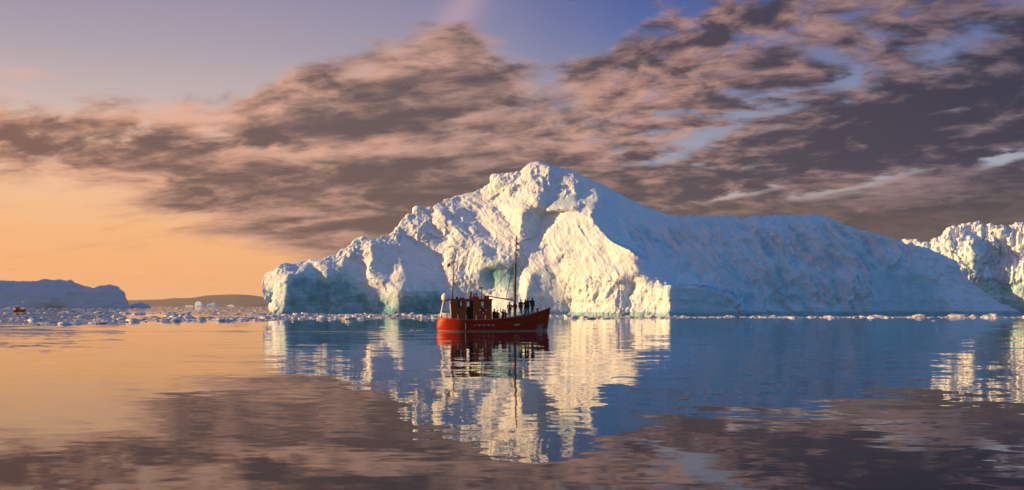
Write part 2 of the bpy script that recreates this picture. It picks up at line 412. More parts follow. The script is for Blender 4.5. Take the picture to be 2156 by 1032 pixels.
def make_berg(name, top, bottom, depth0, crest0, planes, ices, roughs, dref, step=1.0, rows=220, back=70.0, seed=1, lam_len=150.0, gz0=.35,
              disp=1.0, streaks=(), material=None, soft=.7, backrows=24, post=None, cuts=(), push=()):
    """An iceberg. Its near side is a set of ice faces (planes), each with its own slope to the side (gx) and lean (gz); the
    faces are joined into one surface, roughened, and closed with a far side behind the crest."""
    x0, x1 = top[0][0], top[-1][0]
    ytop = min(p[1] for p in top) - 6; ybot = HZ + CAMH * FPX / min(d for _, d in depth0) + 4
    gs = 2.0
    gw, gh = int((x1 - x0) / gs) + 20, int((ybot - ytop) / gs) + 2
    GX = x0 - 10 * gs + np.arange(gw)[None] * gs + np.zeros((gh, 1)); GY = ytop + np.arange(gh)[:, None] * gs + np.zeros((1, gw))
    m = dref / FPX * gs
    gx = np.zeros((gh, gw)); gz = np.full((gh, gw), gz0)
    for poly, a, b in planes:
        k = in_poly(GX, GY, poly); gx[k] = a; gz[k] = b
    gx, gz = blur(gx, soft), blur(gz, soft)
    k = np.clip((ybot - GY) / (ybot - ytop), 0, 1)
    y0 = interp(GX, depth0) * (1 - k) + interp(GX, crest0 or [(x, d + 20) for x, d in depth0]) * k
    lamw = np.full((gh, gw), 1.0 / lam_len ** 2)
    for poly, dy, hold in push:
        k = in_poly(GX, GY, poly); y0[k] += dy; lamw[k] *= hold
    Yg = integrate(gx, -gz, y0, m, m, lamw, cut=cut_mask(GX, GY, gs, cuts) if cuts else None)      # rows run downwards, hence -gz
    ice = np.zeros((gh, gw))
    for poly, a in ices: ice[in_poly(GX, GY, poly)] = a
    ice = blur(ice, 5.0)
    ro = np.full((gh, gw), 1.0)
    for poly, a in roughs: ro[in_poly(GX, GY, poly)] = a
    ro = blur(ro, 3.0)
    # mesh columns x rows
    cols = int((x1 - x0) / step) + 1
    u = np.linspace(x0, x1, cols); v = np.linspace(0, 1, rows)
    T = interp(u, top); B = interp(u, bottom) if bottom else None
    PXs = np.repeat(u[None], rows, 0)
    base = np.full(cols, ybot) if B is None else B
    PYs = base[None] + (T - base)[None] * v[:, None]
    Y = sample(Yg, (PXs - GX[0, 0]) / gs, (PYs - ytop) / gs)
    X = (PXs - CX) * Y / FPX; Z = CAMH + (HZ - PYs) * Y / FPX
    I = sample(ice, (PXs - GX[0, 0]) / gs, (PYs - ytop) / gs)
    Rr = sample(ro, (PXs - GX[0, 0]) / gs, (PYs - ytop) / gs)
    # far side
    t = (np.arange(1, backrows + 1) / backrows)[:, None]
    prof = np.clip((u - x0) / (x1 - x0), 0, 1); fat = back * np.clip(4 * prof * (1 - prof), .12, 1) ** .5
    Yb = Y[-1][None] + fat[None] * t; Zb = Z[-1][None] * (1 - t ** 1.7) - 1.5 * t; xc = X[-1].mean(); Xb = (X[-1][None] - xc) * (1 - .25 * t) + xc; Xb = Xb * Yb / Y[-1][None]
    P = np.stack([np.concatenate([X, Xb]), np.concatenate([Y, Yb]), np.concatenate([Z, Zb])], -1)
    I = np.concatenate([I, np.zeros_like(Xb)]); Rr = np.concatenate([Rr, np.ones_like(Xb)])
    nr = rows + backrows
    # roughness along the surface normal
    def normals(P):
        du = np.gradient(P, axis=1); dv = np.gradient(P, axis=0)
        n = np.cross(du, dv); n /= np.linalg.norm(n, axis=-1, keepdims=True) + 1e-9
        return n
    N = normals(P)
    q = P.reshape(-1, 3) * (350.0 / dref)
    big = fbm(q / 9.0, 3, .5, seed)
    mid = fbm(q / np.array([2.6, 3.2, 3.2]), 4, .55, seed + 5, ridged=True)
    fine = fbm(q / .8, 3, .6, seed + 9)
    amp = Rr.reshape(-1)
    wq = q + np.stack([mid, big, fine], -1) * .9
    blk = facet(wq / 5.5, seed + 40) * .30 + facet(wq / 1.4, seed + 50) * .10
    crs = fbm(q / np.array([8.0, 10.0, 6.0]) + 5.5, 3, .5, seed + 61, ridged=True)
    dsp = big * .35 * amp + crs * .95 * amp + mid * .12 * amp + blk * np.clip(amp, .12, 2) ** 1.3 + fine * .10 * np.clip(amp, .5, 1.4)
    PXa = np.concatenate([PXs, np.repeat(u[None], backrows, 0)]).reshape(-1); PYa = np.concatenate([PYs, np.repeat(T[None], backrows, 0)]).reshape(-1)
    for poly, angd, ll, ww, am, tint in streaks:     # grooves and flow lines running at angd degrees in the face
        k = blur(in_poly(GX, GY, poly).astype(float), 8.0)
        wgt = sample(k, (PXa - GX[0, 0]) / gs, (PYa - ytop) / gs)
        ca, sa = math.cos(rad(angd)), math.sin(rad(angd))
        wob = fbm(q / 14.0, 2, .5, seed + 31) * 2.0
        al = (PXa * ca + PYa * sa) * dref / FPX; ac = (-PXa * sa + PYa * ca) * dref / FPX + wob
        s1 = fbm(np.stack([al / ll, ac / ww, np.full_like(al, seed * 3.7)], -1), 4, .55, seed + 21, ridged=True)
        dsp = dsp + s1 * am * wgt
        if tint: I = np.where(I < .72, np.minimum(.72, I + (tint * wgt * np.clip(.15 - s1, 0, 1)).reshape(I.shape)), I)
    dsp = dsp * disp * (dref / 350.0)
    P = P + N * dsp.reshape(nr, cols)[..., None]
    if post is not None: P = post(P)
    verts = P.reshape(-1, 3)
    # faces, front and far side one sheet; ends closed by the side columns meeting far side
    idx = np.arange(nr * cols).reshape(nr, cols)
    F = np.stack([idx[:-1, :-1], idx[:-1, 1:], idx[1:, 1:], idx[1:, :-1]], -1).reshape(-1, 4)
    me = bpy.data.meshes.new(name)
    me.vertices.add(len(verts)); me.vertices.foreach_set('co', verts.ravel())
    me.loops.add(F.size); me.loops.foreach_set('vertex_index', F.ravel().astype(np.int32))
    me.polygons.add(len(F)); me.polygons.foreach_set('loop_start', np.arange(0, F.size, 4, dtype=np.int32))
    me.polygons.foreach_set('loop_total', np.full(len(F), 4, np.int32))
    me.update(); me.validate()
    # close the two ends and the underside edge
    bm = bmesh.new(); bm.from_mesh(me)
    es = [e for e in bm.edges if e.is_boundary]
    try: bmesh.ops.holes_fill(bm, edges=es, sides=0)
    except Exception: pass
    bm.to_mesh(me); bm.free()
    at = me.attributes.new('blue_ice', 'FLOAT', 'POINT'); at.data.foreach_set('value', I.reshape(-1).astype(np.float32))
    me.shade_smooth()
    if material: me.materials.append(material)
    o = bpy.data.objects.new(name, me); COL.objects.link(o)
    return o

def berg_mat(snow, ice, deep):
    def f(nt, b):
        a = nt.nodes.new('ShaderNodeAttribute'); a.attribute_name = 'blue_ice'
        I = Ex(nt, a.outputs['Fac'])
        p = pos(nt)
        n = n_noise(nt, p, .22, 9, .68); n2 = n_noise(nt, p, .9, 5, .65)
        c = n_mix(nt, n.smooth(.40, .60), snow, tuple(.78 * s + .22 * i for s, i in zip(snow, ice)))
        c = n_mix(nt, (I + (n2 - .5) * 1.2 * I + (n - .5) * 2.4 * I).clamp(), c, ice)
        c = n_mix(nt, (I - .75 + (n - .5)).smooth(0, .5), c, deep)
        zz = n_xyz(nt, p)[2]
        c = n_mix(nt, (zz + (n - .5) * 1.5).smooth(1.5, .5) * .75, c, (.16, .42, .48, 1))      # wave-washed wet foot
        nt.links.new(c.k, b.inputs['Base Color'])
        b.inputs['Roughness'].default_value = .65; b.inputs['Specular IOR Level'].default_value = .25
        n_bump(nt, b, n_noise(nt, p, 1.6, 7, .70) * .34, 1.0)
    return f
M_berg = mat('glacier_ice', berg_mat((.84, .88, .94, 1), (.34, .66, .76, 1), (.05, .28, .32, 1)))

# ------------------------------------------------------------------ the great iceberg
TOP = [(553, 606), (554, 594), (556, 584), (562, 575), (572, 572), (580, 570), (588, 565), (594, 560), (600, 557), (610, 559), (620, 557), (632, 553), (640, 555), (650, 551), (660, 549),
       (680, 551), (690, 545), (700, 536), (708, 535), (715, 528), (730, 522), (738, 520), (745, 516), (748, 508), (755, 504), (765, 503), (775, 506), (790, 502),
       (800, 498), (820, 495), (835, 488), (842, 478), (846, 465), (855, 456), (865, 453), (872, 450), (875, 443), (880, 441), (886, 446), (900, 442), (912, 441), (920, 432),
       (930, 424), (940, 420), (950, 419), (962, 414), (975, 412), (985, 409), (995, 408), (1003, 404), (1010, 396), (1015, 395), (1025, 391), (1036, 384), (1038, 371),
       (1048, 368), (1054, 371), (1060, 367), (1070, 367), (1080, 364), (1095, 365), (1105, 354), (1112, 347), (1130, 346), (1150, 350), (1180, 356), (1195, 358), (1210, 363), (1230, 372),
       (1260, 384), (1290, 402), (1320, 418), (1350, 432), (1380, 445), (1400, 450), (1430, 456), (1460, 458), (1500, 458), (1560, 459), (1600, 460), (1650, 457),
       (1700, 456), (1720, 455), (1740, 460), (1755, 466), (1780, 478), (1810, 492), (1830, 501), (1870, 510), (1920, 520), (1960, 530), (2000, 545), (2015, 551),
       (2022, 570), (2035, 590), (2060, 610), (2090, 628), (2120, 645), (2140, 655), (2150, 662)]
BOT = [(553, 608), (557, 628), (566, 648), (573, 662), (576, 674), (2125, 674), (2150, 672)]
DEP = [(553, 405), (700, 402), (860, 396), (1000, 384), (1100, 368), (1200, 342), (1300, 318), (1400, 305), (1480, 309), (1700, 326), (2000, 352), (2150, 366)]
CRE = [(553, 410), (860, 400), (1000, 392), (1110, 384), (1160, 386), (1240, 396), (1400, 408), (1700, 416), (2150, 420)]
PLN = [
    # overall: left half, right half
    ([(540, 330), (1240, 330), (1240, 700), (540, 700)], -.25, .45),
    ([(1120, 330), (2200, 330), (2200, 700), (1400, 700), (1400, 590), (1362, 552), (1300, 505), (1240, 455), (1170, 400)], .42, .55),
    ([(1160, 350), (1260, 384), (1400, 450), (1420, 560), (1362, 552), (1300, 505), (1240, 455), (1205, 438), (1238, 414), (1216, 408), (1205, 395), (1160, 388)], .85, .6),
    ([(1154, 350), (1230, 372), (1300, 410), (1310, 505), (1240, 455), (1205, 440), (1238, 414), (1216, 408), (1205, 392), (1158, 390)], 1.6, .5),
    # left tip
    ([(550, 560), (604, 555), (600, 580), (602, 610), (594, 662), (560, 662)], -.9, .1),
    ([(554, 606), (574, 608), (576, 622), (572, 636), (562, 640), (552, 622)], .5, -.6),
    # sheltered cliff right of the tip corner
    ([(600, 583), (640, 575), (655, 566), (690, 590), (700, 664), (594, 664), (604, 610)], .42, .06),
    ([(656, 566), (664, 553), (676, 566), (686, 584), (676, 588), (664, 572)], -.9, .3),
    ([(690, 575), (745, 575), (830, 640), (940, 650), (940, 668), (690, 668)], .34, -.02),
    ([(686, 556), (760, 566), (770, 600), (700, 610)], .42, .25),
    ([(598, 582), (604, 560), (660, 551), (655, 565), (640, 574)], .12, 1.4),
    ([(664, 552), (690, 547), (720, 558), (722, 566), (690, 562)], .2, 1.3),
    # rubble crest
    ([(690, 545), (748, 505), (790, 500), (800, 512), (760, 530), (722, 560), (700, 556)], -.55, .7),
    ([(722, 540), (745, 532), (762, 560), (740, 575), (722, 565)], .6, .3),
    ([(762, 535), (780, 520), (786, 545), (778, 566), (764, 560)], -.9, .3),
    # the bowl in shade
    ([(782, 520), (835, 498), (880, 510), (912, 532), (932, 570), (938, 600), (930, 620), (880, 616), (830, 606), (790, 585)], .38, .55),
    ([(745, 570), (790, 585), (830, 606), (845, 612), (848, 640), (830, 640), (800, 612), (760, 590)], -.7, .4),
    ([(835, 615), (930, 612), (945, 640), (945, 668), (850, 668)], .45, -.18),
    ([(820, 565), (846, 560), (848, 572), (828, 578)], -.8, .3),
    # slabs below the crest
    ([(843, 480), (847, 464), (860, 468), (900, 495), (920, 522), (905, 520), (870, 505), (846, 495)], -.95, .45),
    ([(850, 462), (865, 454), (900, 446), (914, 478), (934, 500), (905, 492), (872, 472)], .30, .85),
    ([(914, 480), (905, 450), (918, 440), (936, 470), (940, 480), (950, 492), (935, 498)], -.8, .5),
    ([(920, 432), (962, 415), (985, 430), (960, 446), (940, 466)], .25, .9),
    ([(916, 519), (934, 496), (960, 486), (968, 500), (950, 530), (948, 560), (958, 590), (935, 560), (925, 535)], -1.0, .35),
    ([(944, 470), (962, 446), (990, 450), (1030, 480), (1040, 508), (1000, 508), (968, 492)], .34, .55),
    ([(960, 446), (1000, 432), (1040, 455), (1080, 500), (1070, 506), (1040, 505), (1010, 470), (990, 452)], -.55, .5),
    ([(1000, 431), (1020, 432), (1050, 446), (1074, 462), (1072, 468), (1040, 452)], .8, .9),
    ([(1010, 400), (1040, 385), (1054, 404), (1055, 420), (1100, 425), (1103, 440), (1098, 470), (1088, 498), (1074, 470), (1050, 442), (1020, 428)], -1.0, .35),
    ([(1050, 404), (1100, 398), (1132, 425), (1128, 434), (1100, 430), (1056, 418)], -1.0, .25),
    ([(1038, 372), (1044, 372), (1046, 384), (1037, 388)], -1.2, .1),
    ([(1050, 370), (1108, 366), (1106, 376), (1080, 382), (1052, 378)], .5, .6),
    ([(1094, 366), (1112, 348), (1120, 352), (1112, 366), (1104, 372)], -1.2, .3),
    ([(1112, 350), (1150, 350), (1156, 372), (1150, 395), (1120, 392), (1110, 372)], -.35, .8),
    ([(1106, 396), (1150, 398), (1152, 416), (1138, 420), (1122, 408)], .6, .8),
    # shaded gully
    ([(1100, 448), (1118, 436), (1154, 446), (1140, 470), (1127, 497), (1106, 500), (1100, 475)], .75, .35),
    ([(1130, 430), (1165, 412), (1235, 410), (1238, 416), (1205, 438), (1160, 446), (1140, 440)], .5, .75),
    ([(1168, 400), (1180, 390), (1205, 395), (1216, 408), (1170, 412)], -.55, .9),
    ([(1218, 428), (1238, 414), (1270, 420), (1240, 430)], -.6, 1.0),
    # the sunlit fan
    ([(1156, 446), (1205, 446), (1240, 458), (1292, 508), (1325, 524), (1362, 552), (1340, 565), (1320, 580), (1290, 595), (1260, 612), (1238, 638), (1225, 632),
      (1200, 600), (1160, 575), (1125, 572), (1110, 600), (1106, 640), (1092, 640), (1096, 590), (1086, 556), (1096, 530), (1120, 505)], -.85, .42),
    ([(1270, 500), (1292, 508), (1325, 524), (1362, 552), (1340, 565), (1318, 578), (1290, 560)], -1.5, .3),
    ([(1098, 500), (1130, 496), (1136, 505), (1110, 522), (1094, 530)], .7, .8),
    ([(1018, 516), (1050, 508), (1078, 516), (1078, 525), (1040, 530), (1012, 542), (1000, 530)], .5, .9),
    ([(972, 520), (1012, 512), (1016, 540), (1000, 560), (985, 580), (972, 560)], -.6, .4),
    ([(1000, 545), (1040, 532), (1078, 528), (1080, 548), (1050, 556), (1015, 560), (1000, 575)], -.75, .35),
    # cave of teal ice, and the lit cone before it
    ([(1012, 570), (1030, 558), (1060, 552), (1096, 558), (1098, 572), (1092, 620), (1060, 612), (1040, 605), (1022, 610), (1010, 590)], .8, -.15),
    ([(1012, 563), (1098, 557), (1098, 571), (1060, 566), (1016, 576)], .2, -1.1),
    ([(1010, 640), (1040, 604), (1050, 606), (1085, 640), (1085, 668), (1000, 668)], -.8, .35),
    ([(940, 600), (975, 590), (1015, 620), (1005, 668), (940, 668)], .25, .2),
    # scalloped grey face
    ([(1112, 600), (1125, 574), (1160, 577), (1200, 603), (1236, 640), (1238, 668), (1092, 668), (1104, 640)], .55, .08),
    # front block
    ([(1196, 650), (1210, 640), (1240, 640), (1262, 622), (1290, 596), (1330, 590), (1410, 590), (1414, 700), (1190, 700)], -1.15, .16),
    ([(1300, 580), (1335, 562), (1382, 586), (1370, 592), (1330, 591)], -.7, .6),
    ([(1336, 560), (1382, 550), (1400, 575), (1384, 587)], .5, 1.0),
    ([(1279, 618), (1284, 604), (1300, 596), (1330, 599), (1332, 610), (1322, 630), (1300, 622)], .75, -.2),
    ([(1411, 600), (1440, 598), (1500, 604), (1560, 640), (1590, 668), (1590, 700), (1411, 700)], .40, .03),
    ([(1382, 588), (1430, 578), (1496, 584), (1490, 604), (1411, 604)], -.9, 1.0),
    # far right scallop
    ([(1830, 570), (1850, 545), (1900, 565), (1960, 590), (2000, 668), (1835, 668), (1822, 600)], .62, .02),
    ([(1990, 545), (2022, 552), (2030, 575), (2000, 580)], .7, -.3),
]
CUT = [
    [(1411, 602), (1490, 606), (1530, 622), (1590, 668)],
    [(1092, 530), (1104, 506), (1127, 497), (1142, 470), (1154, 446), (1180, 443), (1205, 441), (1240, 457), (1290, 508), (1325, 524), (1362, 552)],
]
PUSH = [
    ([(1156, 448), (1205, 446), (1240, 460), (1292, 510), (1325, 526), (1362, 554), (1340, 565), (1260, 612), (1238, 636), (1200, 600), (1160, 574), (1125, 570), (1096, 540), (1108, 512)], -19.0, 12),
    ([(1150, 350), (1260, 384), (1400, 450), (1420, 560), (1366, 550), (1300, 503), (1242, 453), (1205, 436), (1150, 440)], 14.0, 5),
    ([(1196, 652), (1210, 642), (1240, 642), (1262, 624), (1290, 598), (1330, 592), (1410, 592), (1414, 700), (1190, 700)], -10.0, 1.5),
    ([(1384, 590), (1430, 580), (1496, 586), (1530, 622), (1590, 668), (1590, 700), (1411, 700), (1411, 600)], -9.0, 3),
]
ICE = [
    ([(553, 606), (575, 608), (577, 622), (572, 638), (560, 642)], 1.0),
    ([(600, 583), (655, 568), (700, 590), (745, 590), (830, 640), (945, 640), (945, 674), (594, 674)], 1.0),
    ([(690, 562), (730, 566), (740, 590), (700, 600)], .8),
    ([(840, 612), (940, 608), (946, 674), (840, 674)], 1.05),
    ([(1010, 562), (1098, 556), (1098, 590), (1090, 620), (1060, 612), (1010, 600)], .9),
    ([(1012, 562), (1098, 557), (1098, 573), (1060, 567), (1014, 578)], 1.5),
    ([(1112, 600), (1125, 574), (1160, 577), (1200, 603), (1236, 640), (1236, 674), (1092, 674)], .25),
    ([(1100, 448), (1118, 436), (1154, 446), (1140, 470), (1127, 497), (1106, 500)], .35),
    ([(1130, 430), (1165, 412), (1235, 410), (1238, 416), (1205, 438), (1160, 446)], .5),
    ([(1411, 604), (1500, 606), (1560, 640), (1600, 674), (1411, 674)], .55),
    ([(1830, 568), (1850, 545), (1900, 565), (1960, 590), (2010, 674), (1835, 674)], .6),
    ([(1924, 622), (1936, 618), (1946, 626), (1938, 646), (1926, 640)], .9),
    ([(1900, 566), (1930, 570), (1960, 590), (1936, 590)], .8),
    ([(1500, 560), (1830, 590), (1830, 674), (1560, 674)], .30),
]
RGH = [
    ([(594, 560), (700, 555), (760, 560), (850, 620), (945, 610), (945, 680), (590, 680)], .62),
    ([(782, 520), (835, 498), (880, 510), (912, 532), (932, 570), (938, 612), (830, 606), (790, 585)], .55),
    ([(1156, 446), (1205, 446), (1240, 458), (1362, 552), (1238, 638), (1200, 600), (1125, 572), (1086, 556), (1120, 505)], .55),
    ([(960, 400), (1110, 420), (1090, 510), (960, 510)], .6),
    ([(1230, 330), (2200, 330), (2200, 700), (1420, 700), (1420, 580), (1362, 552), (1240, 455)], .8),
    ([(1200, 350), (1480, 450), (1480, 520), (1330, 500), (1240, 440)], .22),
    ([(1112, 600), (1125, 574), (1160, 577), (1200, 603), (1236, 640), (1238, 668), (1092, 668)], .35),
    ([(1411, 604), (1500, 606), (1560, 640), (1600, 674), (1411, 674)], .4),
    ([(1830, 570), (1850, 545), (1960, 590), (2000, 668), (1835, 668)], .3),
    ([(1010, 562), (1098, 556), (1098, 620), (1010, 600)], .35),
    ([(1130, 430), (1165, 412), (1235, 410), (1205, 438), (1160, 446)], .25),
    ([(690, 545), (748, 500), (845, 480), (860, 500), (760, 540)], 1.5),
    ([(1000, 360), (1150, 340), (1160, 400), (1040, 430)], 1.35),
    ([(1195, 585), (1411, 585), (1411, 674), (1195, 674)], 1.15),
]
STK = [
    ([(1300, 470), (1780, 470), (1960, 540), (1840, 570), (1820, 660), (1560, 660), (1500, 600), (1400, 570)], 50, 9.0, 2.4, 2.5, 2.0),
    ([(1560, 470), (1840, 520), (1820, 640), (1600, 640)], 56, 20.0, 6.5, 2.4, .9),
    ([(840, 440), (1090, 400), (1090, 510), (860, 520)], 38, 8.0, 1.9, .5, 0),
    ([(1120, 450), (1240, 455), (1360, 552), (1240, 640), (1100, 560)], 54, 6.0, 1.6, .3, 0),
    ([(960, 510), (1010, 512), (1000, 590), (940, 600)], 110, 6.0, 1.5, .4, 0),
    ([(1200, 590), (1411, 590), (1411, 668), (1200, 668)], 95, 4.0, 1.0, .4, 0),
]
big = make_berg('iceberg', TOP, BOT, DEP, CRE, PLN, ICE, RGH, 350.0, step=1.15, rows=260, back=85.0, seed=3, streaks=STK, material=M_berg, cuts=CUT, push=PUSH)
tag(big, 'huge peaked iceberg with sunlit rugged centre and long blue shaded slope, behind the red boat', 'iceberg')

# ------------------------------------------------------------------ other icebergs
def wl(d): return HZ + CAMH * FPX / d
RT = [(1938, 560), (1942, 524), (1946, 515), (1956, 514), (1964, 513), (1972, 507), (1980, 502), (1990, 498), (1996, 495), (2003, 488), (2010, 484), (2018, 486), (2026, 478), (2034, 474),
      (2042, 472), (2050, 474), (2058, 470), (2066, 471), (2072, 476), (2080, 474), (2087, 476), (2091, 484), (2100, 487), (2106, 483), (2112, 490), (2122, 488), (2128, 486),
      (2136, 480), (2146, 475), (2156, 476), (2168, 484), (2190, 480), (2215, 496), (2250, 520), (2300, 560), (2330, 620), (2340, 652)]
RP = [
    ([(1930, 460), (2350, 460), (2350, 670), (1930, 670)], -.6, .4),
    ([(1960, 515), (2000, 490), (2060, 470), (2080, 480), (2052, 505), (2044, 540), (2022, 578), (2010, 545), (1985, 535)], -.75, .6),
    ([(1942, 516), (1962, 514), (1984, 532), (1990, 545), (1945, 545)], .5, .2),
    ([(1992, 522), (2008, 520), (2010, 540), (1994, 536)], .6, -.1),
    ([(2048, 502), (2060, 492), (2072, 512), (2078, 540), (2060, 585), (2046, 560), (2054, 525)], .7, .1),
    ([(2068, 492), (2090, 480), (2100, 495), (2096, 520), (2080, 518), (2072, 505)], -.9, .4),
    ([(2022, 540), (2046, 532), (2050, 560), (2028, 585)], -.7, .1),
    ([(2080, 522), (2102, 522), (2110, 545), (2094, 560), (2080, 580), (2072, 560)], .6, .1),
    ([(2094, 512), (2120, 500), (2132, 530), (2128, 572), (2112, 576), (2080, 572), (2084, 560), (2110, 552), (2108, 530)], -.8, .25),
    ([(2104, 488), (2132, 484), (2130, 500), (2108, 500)], .4, 1.1),
    ([(2132, 520), (2150, 522), (2156, 560), (2142, 580), (2134, 560)], -.8, .2),
    ([(2134, 488), (2180, 480), (2190, 505), (2140, 510)], -.6, .7),
    ([(2170, 510), (2210, 500), (2230, 580), (2180, 580)], -.6, .2),
    ([(2010, 590), (2060, 590), (2090, 580), (2340, 590), (2340, 670), (2010, 670)], 1.1, -.1),
]
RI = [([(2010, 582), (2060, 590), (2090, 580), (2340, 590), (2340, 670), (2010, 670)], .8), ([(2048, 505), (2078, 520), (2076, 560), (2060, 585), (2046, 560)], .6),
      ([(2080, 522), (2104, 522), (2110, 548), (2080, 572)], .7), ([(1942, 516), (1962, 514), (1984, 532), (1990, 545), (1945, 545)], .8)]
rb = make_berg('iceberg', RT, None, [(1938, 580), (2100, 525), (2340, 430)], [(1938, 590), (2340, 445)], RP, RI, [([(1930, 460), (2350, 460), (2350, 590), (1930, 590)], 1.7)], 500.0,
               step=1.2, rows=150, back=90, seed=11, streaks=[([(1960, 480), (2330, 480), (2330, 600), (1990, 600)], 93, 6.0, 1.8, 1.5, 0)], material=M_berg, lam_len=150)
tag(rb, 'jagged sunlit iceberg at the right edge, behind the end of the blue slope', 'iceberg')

FT = [(1830, 560), (1866, 512), (1869, 507), (1874, 505), (1880, 508), (1888, 512), (1896, 513), (1901, 509), (1908, 506), (1912, 509), (1918, 507), (1924, 508), (1930, 505), (1936, 510), (1945, 522), (1975, 560)]
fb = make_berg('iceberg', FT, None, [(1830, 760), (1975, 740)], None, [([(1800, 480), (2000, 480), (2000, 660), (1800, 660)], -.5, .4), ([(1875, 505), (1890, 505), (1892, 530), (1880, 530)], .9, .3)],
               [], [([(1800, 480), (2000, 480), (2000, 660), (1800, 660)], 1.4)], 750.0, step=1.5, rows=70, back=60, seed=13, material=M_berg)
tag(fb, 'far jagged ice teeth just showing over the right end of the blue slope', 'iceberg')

LT = [(-120, 600), (-60, 594), (0, 592), (20, 591), (40, 592), (60, 593), (75, 592), (83, 590), (92, 587), (100, 586), (112, 588), (125, 590), (140, 594), (155, 597), (165, 598), (178, 602), (188, 605), (194, 608), (199, 611),
      (206, 609), (215, 607), (230, 606), (243, 606), (250, 609), (256, 614), (262, 620), (267, 631), (271, 640), (275, 648)]
LP = [([(-150, 570), (300, 570), (300, 660), (-150, 660)], .30, .25), ([(80, 586), (100, 586), (96, 604), (84, 606)], .05, .3),
      ([(-150, 570), (300, 570), (200, 612), (170, 602), (100, 592), (60, 597), (-150, 600)], .22, .9), ([(198, 612), (215, 606), (232, 606), (205, 616)], -.15, 1.2),
      ([(90, 640), (100, 628), (118, 628), (134, 640), (136, 652), (88, 652)], .3, -.3)]
M_far = mat('shaded_glacier_ice', berg_mat((.46, .54, .66, 1), (.32, .44, .52, 1), (.18, .28, .30, 1)))  # darker copy of the glacier ice, with these bergs' shadow put into the colour
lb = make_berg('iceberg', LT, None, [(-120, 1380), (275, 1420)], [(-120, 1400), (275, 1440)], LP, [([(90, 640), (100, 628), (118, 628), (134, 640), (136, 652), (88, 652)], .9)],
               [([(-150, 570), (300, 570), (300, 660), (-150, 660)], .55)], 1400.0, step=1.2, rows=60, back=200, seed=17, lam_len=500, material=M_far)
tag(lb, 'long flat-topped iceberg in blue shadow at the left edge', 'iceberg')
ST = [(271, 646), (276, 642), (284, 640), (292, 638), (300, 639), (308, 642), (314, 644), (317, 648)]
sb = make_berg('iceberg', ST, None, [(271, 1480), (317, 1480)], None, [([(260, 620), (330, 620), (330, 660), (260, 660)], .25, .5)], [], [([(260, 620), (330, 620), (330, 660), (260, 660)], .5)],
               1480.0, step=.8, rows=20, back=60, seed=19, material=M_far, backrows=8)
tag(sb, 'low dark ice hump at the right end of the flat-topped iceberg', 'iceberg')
for top_, d_, gx_, lab, sd in (
        ([(411, 645), (413, 638), (416, 635), (421, 635), (425, 637), (429, 641), (433, 645)], 3700, -.35, 'small pale rounded iceberg far off before the brown hills', 23),
        ([(435, 645), (440, 641), (446, 640), (450, 637), (455, 638), (458, 641), (461, 645)], 3900, -.2, 'small pale two-humped iceberg far off, right of the rounded one', 29),
        ([(390, 645), (396, 643.5), (402, 643), (408, 645)], 4200, -.3, 'tiny white ice lump left of the small rounded iceberg', 31),
        ([(478, 645), (484, 643), (490, 642.6), (496, 645)], 4300, -.3, 'tiny white ice lump below the highest brown hill', 37)):
    yb = wl(d_) + .3
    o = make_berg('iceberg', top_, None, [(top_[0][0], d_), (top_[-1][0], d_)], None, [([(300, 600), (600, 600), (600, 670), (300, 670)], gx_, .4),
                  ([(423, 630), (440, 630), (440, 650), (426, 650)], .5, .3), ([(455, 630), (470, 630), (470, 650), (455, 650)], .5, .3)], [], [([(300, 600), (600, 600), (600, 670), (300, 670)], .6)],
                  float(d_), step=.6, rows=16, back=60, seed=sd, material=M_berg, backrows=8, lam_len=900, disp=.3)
    tag(o, lab, 'iceberg')

# ------------------------------------------------------------------ far hills
def hill_mat(a, b_):
    def f(nt, b):
        p = pos(nt)
        c = n_mix(nt, n_noise(nt, p, .003, 6, .6).smooth(.35, .65), a, b_)
        nt.links.new(c.k, b.inputs['Base Color']); b.inputs['Roughness'].default_value = .9; b.inputs['Specular IOR Level'].default_value = .1
    return f
def hills(name, prof, d, depth, m, seed):
    nx, ny = 260, 40
    u = np.linspace(prof[0][0], prof[-1][0], nx); h = (HZ - interp(u, prof)) * d / FPX
    X = (u - CX) * d / FPX
    V = []
    t = np.linspace(-1, 1, ny)
    XX, TT = np.meshgrid(X, t); Hh = np.repeat(h[None], ny, 0)
    q = np.stack([XX.ravel() / 450, TT.ravel() * depth / 450, np.zeros(XX.size)], -1)
    n = fbm(q, 5, .5, seed).reshape(XX.shape)
    prof_t = np.clip(1 - np.abs(TT) ** 1.25, 0, 1)
    Zh = (Hh + CAMH) * prof_t * (1 + n * .35 * np.abs(TT)) - 8 * np.abs(TT)
    Yh = d + TT * depth + n * depth * .25
    V = np.stack([XX, Yh, Zh], -1).reshape(-1, 3)
    idx = np.arange(nx * ny).reshape(ny, nx)
    F = np.stack([idx[:-1, :-1], idx[:-1, 1:], idx[1:, 1:], idx[1:, :-1]], -1).reshape(-1, 4)
    o = mesh_obj(name, V.tolist(), F.tolist(), m, smooth=True); tag(o, kind='structure'); return o
M_hill = mat('brown_tundra', hill_mat((.10, .07, .05, 1), (.15, .11, .08, 1)))
hills('hills', [(-300, 641), (0, 636), (270, 632), (310, 631), (345, 630), (360, 627.5), (385, 627.5), (405, 627), (420, 624), (436, 621.5), (455, 621), (470, 620.5), (500, 619.5), (530, 621), (556, 624.5),
               (600, 630), (700, 634), (900, 640), (1000, 643)], 7800.0, 900.0, M_hill, 41)
hills('hills', [(500, 644), (530, 642), (545, 640), (570, 637), (620, 634), (700, 638), (760, 643.4)], 5500.0, 450.0, M_hill, 43)

